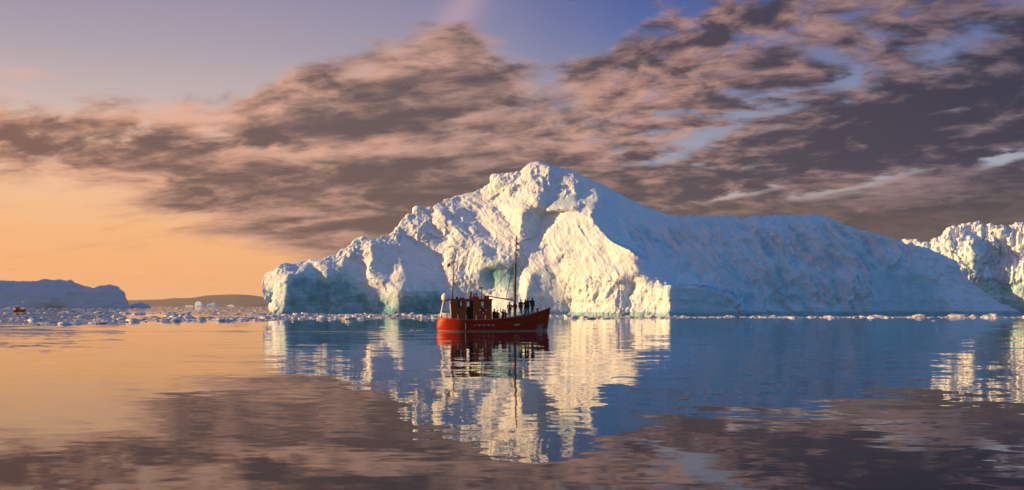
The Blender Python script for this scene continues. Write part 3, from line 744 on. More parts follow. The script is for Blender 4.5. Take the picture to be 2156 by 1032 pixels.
# ------------------------------------------------------------------ floating ice
def chunk_mesh(name, seed, sub, flat, jag, spread=1.0):
    bm = bmesh.new(); bmesh.ops.create_icosphere(bm, subdivisions=sub, radius=1.0)
    p = np.array([v.co[:] for v in bm.verts])
    off = seed * 7.31
    n = facet(p * 1.15 + off, seed) * .55 + fbm(p * 1.6 + off, 3, .5, seed + 3) * .7 + facet(p * 2.6 + off, seed + 9) * .2
    r = 1 + n * jag
    q = p * r[:, None] * np.array([1.0, spread, flat])
    q[:, 2] = np.where(q[:, 2] < -.22 * flat, -.22 * flat + (q[:, 2] + .22 * flat) * .1, q[:, 2])
    q /= np.abs(q[:, 0]).max()
    for v, c in zip(bm.verts, q): v.co = c
    me = bpy.data.meshes.new(name); bm.to_mesh(me); bm.free()
    me.materials.append(M_floe); me.shade_flat()
    return me, q, [tuple(f.vertices) for f in me.polygons]

def floe_mat(nt, b):
    p = pos(nt); n = n_noise(nt, p, .7, 4, .6); n2 = n_noise(nt, p, .05, 2, .5)
    c = n_mix(nt, n.smooth(.4, .65), (.78, .71, .66, 1), (.54, .56, .58, 1))
    c = n_mix(nt, n2.smooth(.5, .7) * .35, c, (.45, .46, .46, 1))
    nt.links.new(c.k, b.inputs['Base Color']); b.inputs['Roughness'].default_value = .6
    n_bump(nt, b, n_noise(nt, p, 5.0, 4, .6) * .08)
M_floe = mat('sea_ice', floe_mat)
KINDS = [chunk_mesh('floating_ice', 60 + i, 2, f, j, s) for i, (f, j, s) in enumerate(((.22, .5, .9), (.34, .6, .8), (.15, .45, 1.1), (.42, .7, .8), (.26, .65, .6), (.12, .4, 1.0), (.38, .8, .7)))]
LOW = [chunk_mesh('floating_ice_low', 80 + i, 1, f, .55, .9) for i, f in enumerate((.24, .34, .15, .2, .42))]

def at(px, py, zc=0.0):
    d = CAMH * FPX / (py - HZ)
    return Vector(((px - CX) * d / FPX, d, zc)), d

def put_chunk(me, px, py, wpx, hscale=1.0, rot=None, rng=random):
    o = bpy.data.objects.new('floating_ice', me); COL.objects.link(o)
    p, d = at(px, py); s = wpx * d / FPX * .5
    o.location = p; o.scale = (s, s, s * hscale); o.rotation_euler = (0, 0, rng.uniform(0, 6.28) if rot is None else rot)
    return o
# the pieces one can name
rng = random.Random(5)
NAMED = [
    # px, py(waterline), width px, kind, height, label
    (391, 665.5, 30, 3, .95, 'dark blue ice block at the right end of the floe cluster before the hills'),
    (362, 665.5, 34, 1, .8, 'pale lumpy ice floe touching the left side of the dark blue ice block'),
    (325, 674.5, 34, 2, 1.1, 'low dark flat floe nearest the viewer, left of the open water'),
    (343, 675.5, 26, 0, .9, 'small white-topped floe touching the right end of the low dark flat floe'),
    (433, 670.5, 32, 0, 1.0, 'white-topped flat floe with dark blue side, alone right of the block cluster'),
    (548, 662.5, 46, 2, 1.0, 'long dark blue flat floe at the foot of the great iceberg tip'),
    (210, 659.5, 30, 0, 1.0, 'grey domed floe among the brash below the flat-topped iceberg end'),
    (265, 661, 20, 1, .9, 'small grey floe left of the far hills'),
    (292, 662, 26, 1, .8, 'grey floe with a lit left end below the low dark hump'),
    (145, 657.5, 28, 0, .8, 'pale flat floe in the brash below the middle of the flat-topped iceberg'),
    (626, 664.5, 30, 3, .8, 'lumpy cream ice block at the foot of the shaded cliff, left of three'),
    (649, 664.5, 22, 6, 1.0, 'upright cream ice lump at the foot of the shaded cliff, between two others'),
    (675, 664.5, 24, 1, 1.0, 'round-topped cream ice lump at the foot of the shaded cliff, right of three'),
    (683, 668.5, 22, 3, .9, 'near cream ice lump with a domed top before the shaded cliff'),
    (736, 664.5, 24, 0, 1.1, 'rounded cream slab of ice left of the long smooth slab'),
    (758, 664.0, 26, 0, 1.1, 'long smooth cream slab of ice at the foot of the green shaded wall'),
    (833, 668.0, 26, 6, 1.0, 'peaked cream ice lump below the yellow lip of the great iceberg'),
    (868, 695.0, 8, 1, .8, 'tiny white ice bit on open water left of the boat stern'),
    (884, 696.0, 16, 2, .6, 'thin flat ice sliver on open water just left of the boat stern'),
    (1000 + 620, 667.5, 18, 0, 1.0, 'small pale lump at the foot of the blue slope, leftmost of the row'),
    (1848, 667.0, 26, 1, .8, 'cream lump in the ice row under the shaded hollow'),
    (1939, 667.5, 34, 1, .9, 'peaked cream ice lump in the row, left of the widest one'),
    (2018, 667.5, 44, 0, 1.1, 'widest cream ice lump in the row at the foot of the blue slope'),
    (2088, 667.5, 40, 3, .8, 'bluish translucent ice block at the right end of the row'),
    (1966, 676.0, 8, 1, .9, 'single small white bit of ice floating in front of the ice row'),
    (1583, 687.0, 5, 1, .8, 'speck of white ice alone on the blue reflection'),
    (612, 661.0, 26, 6, 1.1, 'bright cream ice block leaning on the lit tip of the great iceberg'),
]
for px, py, w, kd, hs, lab in NAMED:
    tag(put_chunk(KINDS[kd][0], px, py, w * 1.15, hs * 1.15, rot=rng.choice((0.0, 3.14)) + rng.uniform(-.4, .4)), lab, 'ice')

# brash: (x range, nearest / farthest row, how many, size in metres)
def field(n, sel, rng):
    out = []
    while len(out) < n:
        c = sel(rng)
        if c: out.append(c)
    return out
def near_edge(px):     # front edge of the brash on the left
    return float(np.interp(px, [-60, 120, 260, 275, 330, 430, 560], [684, 684, 681, 677, 676, 675.5, 675.5]))
def sel_left(rng):
    px = rng.uniform(-60, 590)
    yn = near_edge(px); dn = CAMH * FPX / (yn - HZ)
    d = dn + (900 - dn) * rng.random() ** 1.7
    gap = vn2(px, d)
    if gap < rng.uniform(-.45, .25): return None
    s = .17 * rng.paretovariate(1.7)
    return px, d, min(s, 1.8), rng.uniform(.45, 1.0)
def vn2(px, d):
    return float(fbm(np.array([[(px - CX) * d / FPX / 30, d / 55, 3.3]]), 2, .5, 77)[0]) * 1.6
def sel_foot(rng):
    px = rng.uniform(560, 1195); yn = float(np.interp(px, [560, 700, 900, 1195], [675, 673.5, 671, 668])); dn = CAMH * FPX / (yn - HZ)
    d = dn + (385 - dn) * rng.random() ** 1.2
    s = .20 * rng.paretovariate(1.8)
    return px, d, min(s, 1.8), rng.uniform(.7, 1.4)
def sel_row(rng):
    px = rng.uniform(1195, 2240); y = rng.gauss(668.2, .75) if px > 1410 else rng.gauss(669.2, 1.2)
    if y < 666.0 or float(fbm(np.array([[px / 38.0, 0.3, 8.8]]), 2, .5, 91)[0]) * 1.8 < rng.uniform(-.9, .35): return None
    return px, CAMH * FPX / (y - HZ), min(.20 * rng.paretovariate(1.9), 1.5), 1.0
def sel_far(rng):
    px = rng.uniform(-60, 600); d = rng.uniform(1000, 3000)
    if rng.random() < .3: d = rng.uniform(1000, 1300)
    return px, d, min(1.0 * rng.paretovariate(2.2), 5), .7
def sel_spill(rng):    # a few stray bits on the open water
    px = rng.uniform(300, 2100); y = rng.uniform(676, 700)
    return px, CAMH * FPX / (y - HZ), .10 + .08 * rng.random(), .8
CH = []
for sel, n, lab in ((sel_left, 5200, 0), (sel_foot, 1700, 1), (sel_row, 1500, 2), (sel_far, 420, 3), (sel_spill, 12, 4)):
    CH += [(c, lab) for c in field(n, sel, rng)]
CH.sort(key=lambda c: -c[0][2] / c[0][1])
GL = ['loose lump of brash ice on the left, before the flat-topped iceberg and hills', 'loose lump of brash ice along the foot of the great iceberg, left of the boat',
      'loose ice lump in the thin row along the foot of the blue slope', 'far pale ice lump near the horizon on the left', 'stray bit of ice alone on the open water']
GG = ['brash ice on the left', 'brash ice at the iceberg foot', 'ice row along the blue slope', 'far ice near the horizon', 'stray ice bits']
V, F = [], []
nv = 0
cnt = 0
for k, ((px, d, s, hs), lab) in enumerate(CH):
    x = (px - CX) * d / FPX
    vis = -20 < px < 2176
    if vis and cnt < 290:
        me = KINDS[rng.randrange(len(KINDS))][0]
        o = bpy.data.objects.new('floating_ice', me); COL.objects.link(o)
        o.location = (x, d, 0); o.scale = (s, s, s * hs * rng.uniform(.7, 1.3)); o.rotation_euler = (0, 0, rng.uniform(0, 6.28))
        tag(o, GL[lab], 'ice', GG[lab]); cnt += 1
    else:
        _, q, fs = LOW[rng.randrange(len(LOW))]
        a = rng.uniform(0, 6.28); ca, sa = math.cos(a), math.sin(a)
        zz = hs * rng.uniform(.7, 1.4)
        V.append(np.stack([x + s * (q[:, 0] * ca - q[:, 1] * sa), d + s * (q[:, 0] * sa + q[:, 1] * ca), q[:, 2] * s * zz], -1))
        F += [tuple(i + nv for i in f) for f in fs]; nv += len(q)
tag(mesh_obj('brash_ice', np.concatenate(V).tolist(), F, M_floe), 'small bits of brash ice strewn over the water', 'ice', kind='stuff')

# ------------------------------------------------------------------ mesh builder for made things
class MB:
    def __init__(s): s.v, s.f, s.m = [], [], []
    def add(s, vs, fs, mi=0):
        n = len(s.v); s.v += [tuple(v) for v in vs]; s.f += [tuple(i + n for i in f) for f in fs]; s.m += [mi] * len(fs); return s
    def box(s, x0, x1, y0, y1, z0, z1, mi=0):
        v = [(x, y, z) for z in (z0, z1) for x, y in ((x0, y0), (x1, y0), (x1, y1), (x0, y1))]
        return s.add(v, [(0, 3, 2, 1), (4, 5, 6, 7), (0, 1, 5, 4), (1, 2, 6, 5), (2, 3, 7, 6), (3, 0, 4, 7)], mi)
    def tube(s, pts, r, n=8, mi=0, r1=None, cap=True):
        pts = [Vector(p) for p in pts]; N = len(pts); rings = []
        for i, p in enumerate(pts):
            t = (pts[min(i + 1, N - 1)] - pts[max(i - 1, 0)]).normalized()
            a = t.cross(Vector((0, 0, 1)));
            if a.length < 1e-3: a = t.cross(Vector((0, 1, 0)))
            a.normalize(); b = t.cross(a)
            rr = r if r1 is None else r + (r1 - r) * i / (N - 1)
            rings.append([p + (a * math.cos(k * 2 * math.pi / n) + b * math.sin(k * 2 * math.pi / n)) * rr for k in range(n)])
        vs = [v for g in rings for v in g]; fs = []
        for i in range(N - 1):
            for k in range(n): fs.append((i * n + k, i * n + (k + 1) % n, (i + 1) * n + (k + 1) % n, (i + 1) * n + k))
        if cap: fs += [tuple(range(n - 1, -1, -1)), tuple((N - 1) * n + k for k in range(n))]
        return s.add(vs, fs, mi)
    def lathe(s, prof, c=(0, 0, 0), axis='z', n=20, mi=0):
        vs, fs = [], []
        for r, h in prof:
            for k in range(n):
                a = 2 * math.pi * k / n; x, y = r * math.cos(a), r * math.sin(a)
                p = {'z': (x, y, h), 'y': (x, h, y), 'x': (h, x, y)}[axis]
                vs.append((p[0] + c[0], p[1] + c[1], p[2] + c[2]))
        for i in range(len(prof) - 1):
            for k in range(n): fs.append((i * n + k, i * n + (k + 1) % n, (i + 1) * n + (k + 1) % n, (i + 1) * n + k))
        return s.add(vs, fs, mi)
    def torus(s, c, R_, r, axis='y', n=28, m=10, mi=0, arc=(0, 1), rot=0):
        vs, fs = [], []
        k0, k1 = int(n * arc[0]), int(n * arc[1]); full = arc == (0, 1)
        for i in range(k0, k1 + (0 if full else 1)):
            a = 2 * math.pi * i / n + rot
            for j in range(m):
                b = 2 * math.pi * j / m; q = R_ + r * math.cos(b); h = r * math.sin(b)
                p = (q * math.cos(a), h, q * math.sin(a)) if axis == 'y' else (q * math.cos(a), q * math.sin(a), h)
                vs.append((p[0] + c[0], p[1] + c[1], p[2] + c[2]))
        R2 = len(vs) // m
        for i in range(R2 if full else R2 - 1):
            for j in range(m): fs.append((i * m + j, i * m + (j + 1) % m, ((i + 1) % R2) * m + (j + 1) % m, ((i + 1) % R2) * m + j))
        return s.add(vs, fs, mi)
    def build(s, name, mats, parent=None, smooth=False, fix=True):
        o = mesh_obj(name, s.v, s.f, mats, parent)
        o.data.polygons.foreach_set('material_index', s.m)
        if fix:
            bm = bmesh.new(); bm.from_mesh(o.data); bmesh.ops.recalc_face_normals(bm, faces=bm.faces); bm.to_mesh(o.data); bm.free()
        if smooth:
            try: o.data.shade_smooth(); o.data.set_sharp_from_angle(angle=rad(40))
            except Exception: pass
        return o

def wear(col, dirt, sc=1.5, amt=.5, rough=.5, bump=.004, spec=.4):
    def f(nt, b):
        p = pos(nt, True); n = n_noise(nt, p, sc, 6, .65)
        c = n_mix(nt, n.smooth(.5, .75) * amt, col, dirt)
        nt.links.new(c.k, b.inputs['Base Color']); b.inputs['Roughness'].default_value = rough; b.inputs['Specular IOR Level'].default_value = spec
        if bump: n_bump(nt, b, n_noise(nt, p, sc * 8, 4, .6) * bump)
    return f
def hull_paint(nt, b):
    p = pos(nt, True); x, y, z = n_xyz(nt, p)
    n = n_noise(nt, p, 1.2, 6, .65); nf = n_noise(nt, n_vec(nt, x * .5, y, z * 5), 2.5, 5, .7)
    c = n_mix(nt, n.smooth(.48, .72) * .55, (.38, .016, .002, 1), (.20, .006, .002, 1))
    c = n_mix(nt, (nf + (n - .5)).smooth(.74, .80) * .5, c, (.55, .30, .24, 1))             # scuffs
    worn = (x.smooth(4.6, 5.9) * z.smooth(1.0, .45) * n.smooth(.40, .55)) * .8
    c = n_mix(nt, worn, c, (.30, .31, .27, 1))                                             # bare, weedy plating at the forefoot
    c = n_mix(nt, (z + (n - .5) * .08).smooth(.11, .07) * .8, c, (.42, .34, .32, 1))             # scum line
    c = n_mix(nt, (z + (n - .5) * .1).smooth(.05, -.02), c, (.06, .012, .012, 1))
    nt.links.new(c.k, b.inputs['Base Color']); b.inputs['Roughness'].default_value = .42; b.inputs['Specular IOR Level'].default_value = .12
    st = (z * 6.0)._m('FRACT'); seam = (st - .5).abs().smooth(.44, .5)
    n_bump(nt, b, n_noise(nt, p, 6, 4, .6) * .01 - seam * .018)
def varnish(nt, b):
    p = pos(nt, True); x, y, z = n_xyz(nt, p)
    g = n_noise(nt, n_vec(nt, x * 12, y * 12, z * .8), 1.5, 5, .6)
    c = n_mix(nt, g.smooth(.35, .65), (.26, .045, .006, 1), (.42, .10, .013, 1))
    nt.links.new(c.k, b.inputs['Base Color']); b.inputs['Roughness'].default_value = .4; b.inputs['Specular IOR Level'].default_value = .15
M_hull = mat('red_hull_paint', hull_paint)
M_wood = mat('varnished_wood', varnish)
M_spar = mat('varnished_spar', wear((.15, .05, .016, 1), (.07, .025, .012, 1), 3, .6, .5))
M_red = mat('red_trim', wear((.42, .02, .015, 1), (.2, .02, .015, 1), 4, .5, .45))
M_white = mat('white_paint', wear((.74, .72, .68, 1), (.45, .36, .28, 1), 3, .4, .45))
M_pale = mat('pale_plate', wear((.62, .34, .26, 1), (.4, .2, .15, 1), 3, .4, .6))
M_black = mat('black_rubber', wear((.02, .02, .022, 1), (.05, .05, .05, 1), 4, .4, .7))
M_steel = mat('grey_metal', wear((.32, .30, .28, 1), (.16, .12, .10, 1), 4, .5, .4))
M_rope = mat('dark_rope', wear((.05, .045, .04, 1), (.09, .08, .07, 1), 6, .5, .8))
M_deck = mat('grey_deck', wear((.20, .19, .17, 1), (.10, .09, .08, 1), 2, .6, .8))
M_gwhale = mat('worn_gunwale', wear((.42, .20, .14, 1), (.20, .08, .05, 1), 5, .6, .6))
M_blue = mat('navy_tarp', wear((.025, .035, .07, 1), (.05, .06, .10, 1), 2, .6, .8, .01))
M_cabin_shade = mat('painted_cabin_shade', col=(.012, .009, .008, 1), rough=.8)  # near-black colour standing in for shade inside the wheelhouse
M_brass = mat('brass', col=(.55, .34, .12, 1), metal=1.0, rough=.3)
M_green = mat('green_lamp_glass', col=(.02, .35, .10, 1), rough=.2)
def glass_nt(nt, b):
    b.inputs['Base Color'].default_value = (.75, .80, .78, 1); b.inputs['Transmission Weight'].default_value = 1.0; b.inputs['Roughness'].default_value = .02; b.inputs['IOR'].default_value = 1.05
M_glass = mat('window_glass', glass_nt)

# ------------------------------------------------------------------ the red boat   (bow towards +x, waterline z = 0)
K = .0561
def bx(px): return (px - 1037) * K
def bz(py): return (698.5 - py) * K
SHEER = [(bx(916), bz(668)), (bx(935), bz(670.5)), (bx(952), bz(673)), (bx(991), bz(675.5)), (bx(1030), bz(674.4)), (bx(1069), bz(671)), (bx(1108), bz(666)), (bx(1134), bz(658)), (bx(1158), bz(650))]
def sheer(x): return float(np.interp(x, [p[0] for p in SHEER], [p[1] for p in SHEER]))
def smooth_sheer(x): return (sheer(x - .5) + sheer(x) + sheer(x + .5)) / 3 if abs(x) < 6 else sheer(x)
XS, XB = bx(917), bx(1157)
def half(x, v):      # half breadth at station x; v = 0 keel .. 1 rail
    t = (x - XS) / (XB - XS); t = min(max(t, 0), 1)
    aft = min(1.0, t / .27); aft = max(0, 1 - (1 - aft) ** 2) ** .72
    f = min(1.0, (1 - t) / .52); fwd_top = 1 - (1 - f) ** 2.4; fwd_wl = f ** 1.05 * (2 - f) ** .75 * 1.0
    fw = fwd_wl * (1 - v) + fwd_top * v
    return 2.05 * min(1, aft) * min(fw, 1.05) * (.80 + .20 * v ** .8)
boat = bpy.data.objects.new('fishing_boat', None); COL.objects.link(boat)
tag(boat, 'red wooden fishing boat with varnished wheelhouse and passengers, in front of the great iceberg', 'boat')

def hull_pt(i, j, NI, NJ, inset=0.0):
    t = i / NI; v = j / NJ
    x = XS + (XB - XS) * (t - .10 * math.sin(2 * math.pi * t) / 1.0 * .35)
    x0 = x; zt = smooth_sheer(x)
    z = -.55 + (zt + .55) * v
    # raked stem, rounded stern
    if t > .9: x -= (1 - min(1, max(0, z / 2.6))) * .42 * ((t - .9) / .1)
    if t < .1:
        zz = max(0, z / 1.7); x += (.22 * zz ** 2 + (.5 * max(0, .25 - zz))) * ((.1 - t) / .1)
    y = max(half(x0, v) - inset, .035 if not inset else .0)
    return x, y, z
def build_hull():
    NI, NJ = 64, 12
    m = MB()
    for s in (-1, 1):
        vs = [(lambda p: (p[0], s * p[1], p[2]))(hull_pt(i, j, NI, NJ)) for i in range(NI + 1) for j in range(NJ + 1)]
        fs = [(i * (NJ + 1) + j, (i + 1) * (NJ + 1) + j, (i + 1) * (NJ + 1) + j + 1, i * (NJ + 1) + j + 1) for i in range(NI) for j in range(NJ)]
        m.add(vs, fs)
        # inner side of the bulwark
        vs = [];
        for i in range(NI + 1):
            a = hull_pt(i, NJ, NI, NJ); vs += [(a[0], s * max(a[1] - .09, 0), a[2]), (a[0], s * max(a[1] - .12, 0), a[2] - .8)]
        m.add(vs, [(2 * i, 2 * i + 1, 2 * i + 3, 2 * i + 2) for i in range(NI)])
    o = m.build('hull', [M_hull], boat, smooth=True)
    bm = bmesh.new(); bm.from_mesh(o.data); bmesh.ops.remove_doubles(bm, verts=bm.verts, dist=.004); bmesh.ops.recalc_face_normals(bm, faces=bm.faces); bm.to_mesh(o.data); bm.free()
    # rail cap and rubbing strake
    for nm, jj, out_, up, w, h, mt in (('gunwale', NJ, .03, .0, .13, .06, M_gwhale), ('rubbing_strake', NJ - 1, .045, -.06, .05, .07, M_hull)):
        m = MB()
        for s in (-1, 1):
            P = [hull_pt(i, jj, NI, NJ) for i in range(NI + 1)]
            vs, fs = [], []
            for p in P:
                yo, yi = s * (p[1] + out_), s * max(p[1] + out_ - w, 0)
                vs += [(p[0], yo, p[2] + up), (p[0], yo, p[2] + up + h), (p[0], yi, p[2] + up + h), (p[0], yi, p[2] + up)]
            for i in range(NI):
                for k in range(4): fs.append((4 * i + k, 4 * i + (k + 1) % 4, 4 * i + 4 + (k + 1) % 4, 4 * i + 4 + k))
            m.add(vs, fs)
        m.build(nm, [mt], boat)
    m = MB(); m.tube([(XB + .02, 0, bz(648.5)), (XB - .02, 0, bz(655)), (XB - .18, 0, 1.3), (XB - .36, 0, .2), (XB - .45, 0, -.3)], .085, 8); m.build('stem', [M_hull], boat, smooth=True)
    # decks
    def deck(nm, xa, xb, zf, n=30):
        m = MB(); vs, fs = [], []
        for i in range(n + 1):
            x = xa + (xb - xa) * i / n; y = max(half(x, .8) - .1, .02); vs += [(x, -y, zf(x)), (x, y, zf(x))]
        fs = [(2 * i, 2 * i + 2, 2 * i + 3, 2 * i + 1) for i in range(n)]
        m.add(vs, fs)
        return m.build(nm, [M_deck], boat)
    deck('deck', XS + .25, bx(1064), lambda x: .78)
    deck('foredeck', bx(1064), XB - .3, lambda x: smooth_sheer(x) - .12)
    m = MB(); m.box(bx(1064) - .03, bx(1064) + .03, -1.6, 1.6, .78, 1.35); m.build('bulkhead', [M_wood], boat)
build_hull()
def side(x, z, out=.0):      # point on the near side of the hull
    v = (z + .55) / (smooth_sheer(x) + .55); return Vector((x, -(half(x, v) + out), z))

# hatch the standing passengers use
HZT = lambda x: float(np.interp(x, [bx(1066), bx(1080), bx(1096), bx(1110)], [1.58, 1.66, 1.90, 2.0]))
m = MB()
for x0, x1 in ((1066, 1076), (1076.3, 1087), (1087.3, 1098), (1098.3, 1112)):
    m.box(bx(x0), bx(x1), -.95, .95, 1.2, HZT(bx((x0 + x1) / 2)) if x1 < 1112 else 2.0)
m.build('hatch', [M_blue], boat)
m = MB(); m.box(bx(1113), bx(1126), -.6, .6, 1.7, 2.12); m.build('hatch', [M_deck], boat)

# wheelhouse: planked walls with real openings
def wall(nm, y, xa, xb, z0, z1, holes, parent, along='x', th=.05):
    m = MB(); w = .155; n = int(round((xb - xa) / w)); w = (xb - xa) / n
    for i in range(n):
        a, b = xa + i * w + .004, xa + (i + 1) * w - .004; c = (a + b) / 2
        segs = [(z0, z1)]
        for ha, hb, hz0, hz1 in holes:
            if ha < c < hb:
                segs = [s for q in segs for s in ((q[0], min(q[1], hz0)), (max(q[0], hz1), q[1])) if s[1] - s[0] > .02]
        jit = .006 * ((i * 7919) % 3)
        for s0, s1 in segs:
            if along == 'x': m.box(a, b, y - th / 2 - jit, y + th / 2, s0, s1)
            else: m.box(y - th / 2 - jit, y + th / 2, a, b, s0, s1)
    return m.build(nm, [M_wood], parent)
house = bpy.data.objects.new('wheelhouse', None); COL.objects.link(house); house.parent = boat
WX0, WX1, WZ0, WZ1, WY = bx(949), bx(1031.5), .78, bz(632.5), 1.15
WIN = [(bx(960), bx(972), bz(650), bz(637)), (bx(1008.5), bx(1017), bz(648), bz(636.5)), (bx(1020), bx(1027), bz(648), bz(637))]
DOOR = (bx(980), bx(993.5), .80, bz(635.5))
wall('wall', -WY, WX0, WX1, WZ0, WZ1, WIN + [DOOR], house)
wall('wall', WY, WX0, WX1, WZ0, WZ1, [(bx(967.5), bx(972), bz(646), bz(637)), (bx(980), bx(987), bz(647), bz(636.5)), (bx(1013), bx(1016.5), bz(646), bz(637)), (bx(1021.5), bx(1024), bz(643), bz(637.5))], house)
wall('wall', WX0, -WY + .03, WY - .03, WZ0, WZ1, [(-.4, .4, bz(652), bz(638))], house, along='y')
wall('wall', WX1, -WY + .03, WY - .03, WZ0, WZ1, [(-.9, -.2, bz(650), bz(637)), (.2, .9, bz(650), bz(637))], house, along='y')
for i, (a, b, c, d) in enumerate(WIN):
    m = MB(); y = -WY - .045
    m.box(a - .05, b + .05, y - .02, y + .02, c - .06, c); m.box(a - .05, b + .05, y - .02, y + .02, d, d + .06); m.box(a - .05, a, y - .02, y + .02, c, d); m.box(b, b + .05, y - .02, y + .02, c, d)
    fr = m.build('window', [M_wood], house)
    m = MB(); m.box(a, b, y + .025, y + .031, c, d); o = m.build('pane', [M_glass], house); o.parent = house
m = MB(); a, b, c, d = DOOR; y = -WY - .05
m.box(a - .06, a, y - .02, y + .03, c, d); m.box(b, b + .06, y - .02, y + .03, c, d); m.box(a - .06, b + .06, y - .02, y + .03, d, d + .06); m.build('door_frame', [M_wood], house)
m = MB(); m.box(b + .07, b + .07 + (b - a), y - .05, y - .015, c + .05, d - .02); o = m.build('door', [M_wood], house)
m = MB(); m.tube([(b + .15, y - .06, 1.9), (b + .15, y - .1, 1.9), (b + .25, y - .1, 1.9)], .015, 6); h = m.build('handle', [M_brass], o)
m = MB(); m.box(WX0 - .14, WX1 + .12, -WY - .14, WY + .14, WZ1, WZ1 + .08); m.box(WX0 - .15, WX1 + .13, -WY - .16, -WY - .13, WZ1 - .06, WZ1 + .1, 1); m.box(WX0 - .15, WX1 + .13, WY + .13, WY + .16, WZ1 - .06, WZ1 + .1, 1)
m.box(WX0 - .17, WX0 - .14, -WY - .15, WY + .15, WZ1 - .06, WZ1 + .1, 1); m.box(WX1 + .12, WX1 + .15, -WY - .15, WY + .15, WZ1 - .06, WZ1 + .1, 1)
m.build('roof', [M_wood, M_red], house)
m = MB()
for x in (WX0 - .0, WX1 + .0):
    for s in (-1, 1): m.box(x - .06, x + .06, s * (WY + .02) - .06, s * (WY + .02) + .06, WZ0, WZ1)
m.build('corner_post', [M_spar], house)
m = MB(); m.box(bx(987), bx(995), -.22, -.17, WZ0, WZ1 - .02); m.box(bx(979), bx(987), -.22, -.17, WZ0, bz(648.5)); m.box(bx(974), bx(979), -.22, -.17, WZ0, WZ1 - .02); m.build('doorway_shade_sheet', [M_cabin_shade], house)  # dark sheets added behind the open doorway to make the interior look unlit
# roof gear
RZ = WZ1 + .08
m = MB(); m.lathe([(0, RZ), (.16, RZ), (.16, RZ + .72), (.19, RZ + .72), (.19, RZ + .82), (.13, RZ + .82), (.12, RZ + .6)], (bx(988.5), -.3, 0)); m.build('funnel', [M_spar], boat, smooth=True)
m = MB(); m.box(bx(992), bx(1006), -.45, .35, RZ, RZ + .28); m.box(bx(994), bx(997.5), -.3, .0, RZ + .28, RZ + .62); m.box(bx(999.5), bx(1002), -.25, 0, RZ + .28, RZ + .55); m.build('skylight', [M_red], boat)
m = MB(); m.lathe([(0, -.12), (.10, -.12), (.13, .05), (.13, .12), (0, .12)], (bx(1001), -.3, RZ + .62), 'x', 14); m.build('lamp', [M_brass], boat, smooth=True)
m = MB(); m.tube([(bx(1012.3), -.2, RZ), (bx(1012.3), -.2, RZ + 1.2)], .055, 8); m.tube([(bx(1009), -.2, RZ + 1.28), (bx(1014), -.2, RZ + 1.28)], .06, 8); o = m.build('lamp_post', [M_spar], boat)
m = MB(); m.lathe([(0, -.2), (.15, -.19), (.17, -.02), (.15, .14), (.06, .2), (0, .2)], (bx(1008.6), -.2, RZ + 1.32), 'x', 14); m.build('searchlight', [M_white], o, smooth=True)
m = MB(); m.lathe([(0, -.11), (.11, -.1), (.12, .1), (0, .12)], (bx(1012.6), -.2, RZ + 1.34), 'x', 12); m.build('horn', [M_black], o, smooth=True)
for x0, w_, h_ in ((1017, 5, .24), (1022.5, 5, .34)):
    m = MB(); m.lathe([(0, 0), (.17, 0), (.2, .05), (.2, w_ * K - .05), (.17, w_ * K), (0, w_ * K)], (bx(x0), -.55, RZ + .2), 'x', 14); m.build('life_raft', [M_red], boat, smooth=True)
m = MB(); m.box(bx(965), bx(975), -.7, -.2, RZ, RZ + .16); m.build('locker', [M_red], boat)
m = MB(); m.lathe([(0, 0), (.12, .02), (.16, .12), (.1, .26), (0, .28)], (bx(960), -.5, RZ), 'z', 12); m.build('vent', [M_black], boat, smooth=True)
# life ring
ring = bpy.data.objects.new('life_ring', None); COL.objects.link(ring); ring.parent = boat
for k in range(4):
    m = MB(); m.torus((bx(1014), -WY - .14, bz(654.3)), .34, .075, 'y', 32, 10, arc=(k / 4 + .03, k / 4 + .22)); m.build('red_segment', [M_red], ring, smooth=True)
    m = MB(); m.torus((bx(1014), -WY - .14, bz(654.3)), .34, .078, 'y', 32, 10, arc=(k / 4 + .22, k / 4 + .285)); m.build('white_band', [M_white], ring, smooth=True)
m = MB(); m.torus((bx(1014), -WY - .12, bz(654.3)), .16, .05, 'y', 24, 8); m.build('rope_coil', [M_red], ring, smooth=True)

# masts and rigging
def rope(pts, nm='stay', r=.017, mt=None): m = MB(); m.tube(pts, r, 5); return m.build(nm, [mt or M_rope], boat)
mast = MB().tube([(bx(1082.5), 0, .8), (bx(1083.2), 0, bz(600)), (bx(1084.6), 0, bz(548)), (bx(1086.2), 0, bz(496))], .17, 12, r1=.07).build('mast', [M_spar], boat, smooth=True)
MB().tube([(bx(1086.3), 0, bz(497)), (bx(1087.2), 0, bz(412))], .014, 5).build('whip_antenna', [M_steel], mast)
for py in (514, 528): MB().lathe([(0, -.1), (.08, -.1), (.09, .1), (.03, .16), (0, .16)], (bx(1088.6), -.02, bz(py)), 'z', 10).build('mast_light', [M_black], mast, smooth=True)
MB().tube([(bx(1081.5), 0, bz(509)), (bx(1094), 0, bz(503))], .018, 5).build('spreader', [M_steel], mast)
m = MB(); fr = [(1086.5, 537), (1099, 538), (1094, 560.5), (1086, 560)]
m.tube([(bx(a), -.05, bz(b)) for a, b in fr], .03, 6); m.tube([(bx(1092.8), -.05, bz(538)), (bx(1090.3), -.05, bz(560))], .025, 6); m.tube([(bx(1098.5), -.3, bz(538)), (bx(1098.5), .3, bz(538))], .025, 6); m.box(bx(1086.5), bx(1094.5), -.25, .25, bz(560.8), bz(559.6))
m.build('lookout_frame', [M_brass], mast)
for px in (1080.8, 1084.8): pass
MB().tube([(bx(1027), -.1, bz(625)), (bx(1081), 0, bz(634.5))], .06, 8, r1=.075).build('boom', [M_spar], boat, smooth=True)
rope([(bx(1029.5), -.1, bz(622)), (bx(1085), 0, bz(549))], 'topping_lift', .02)
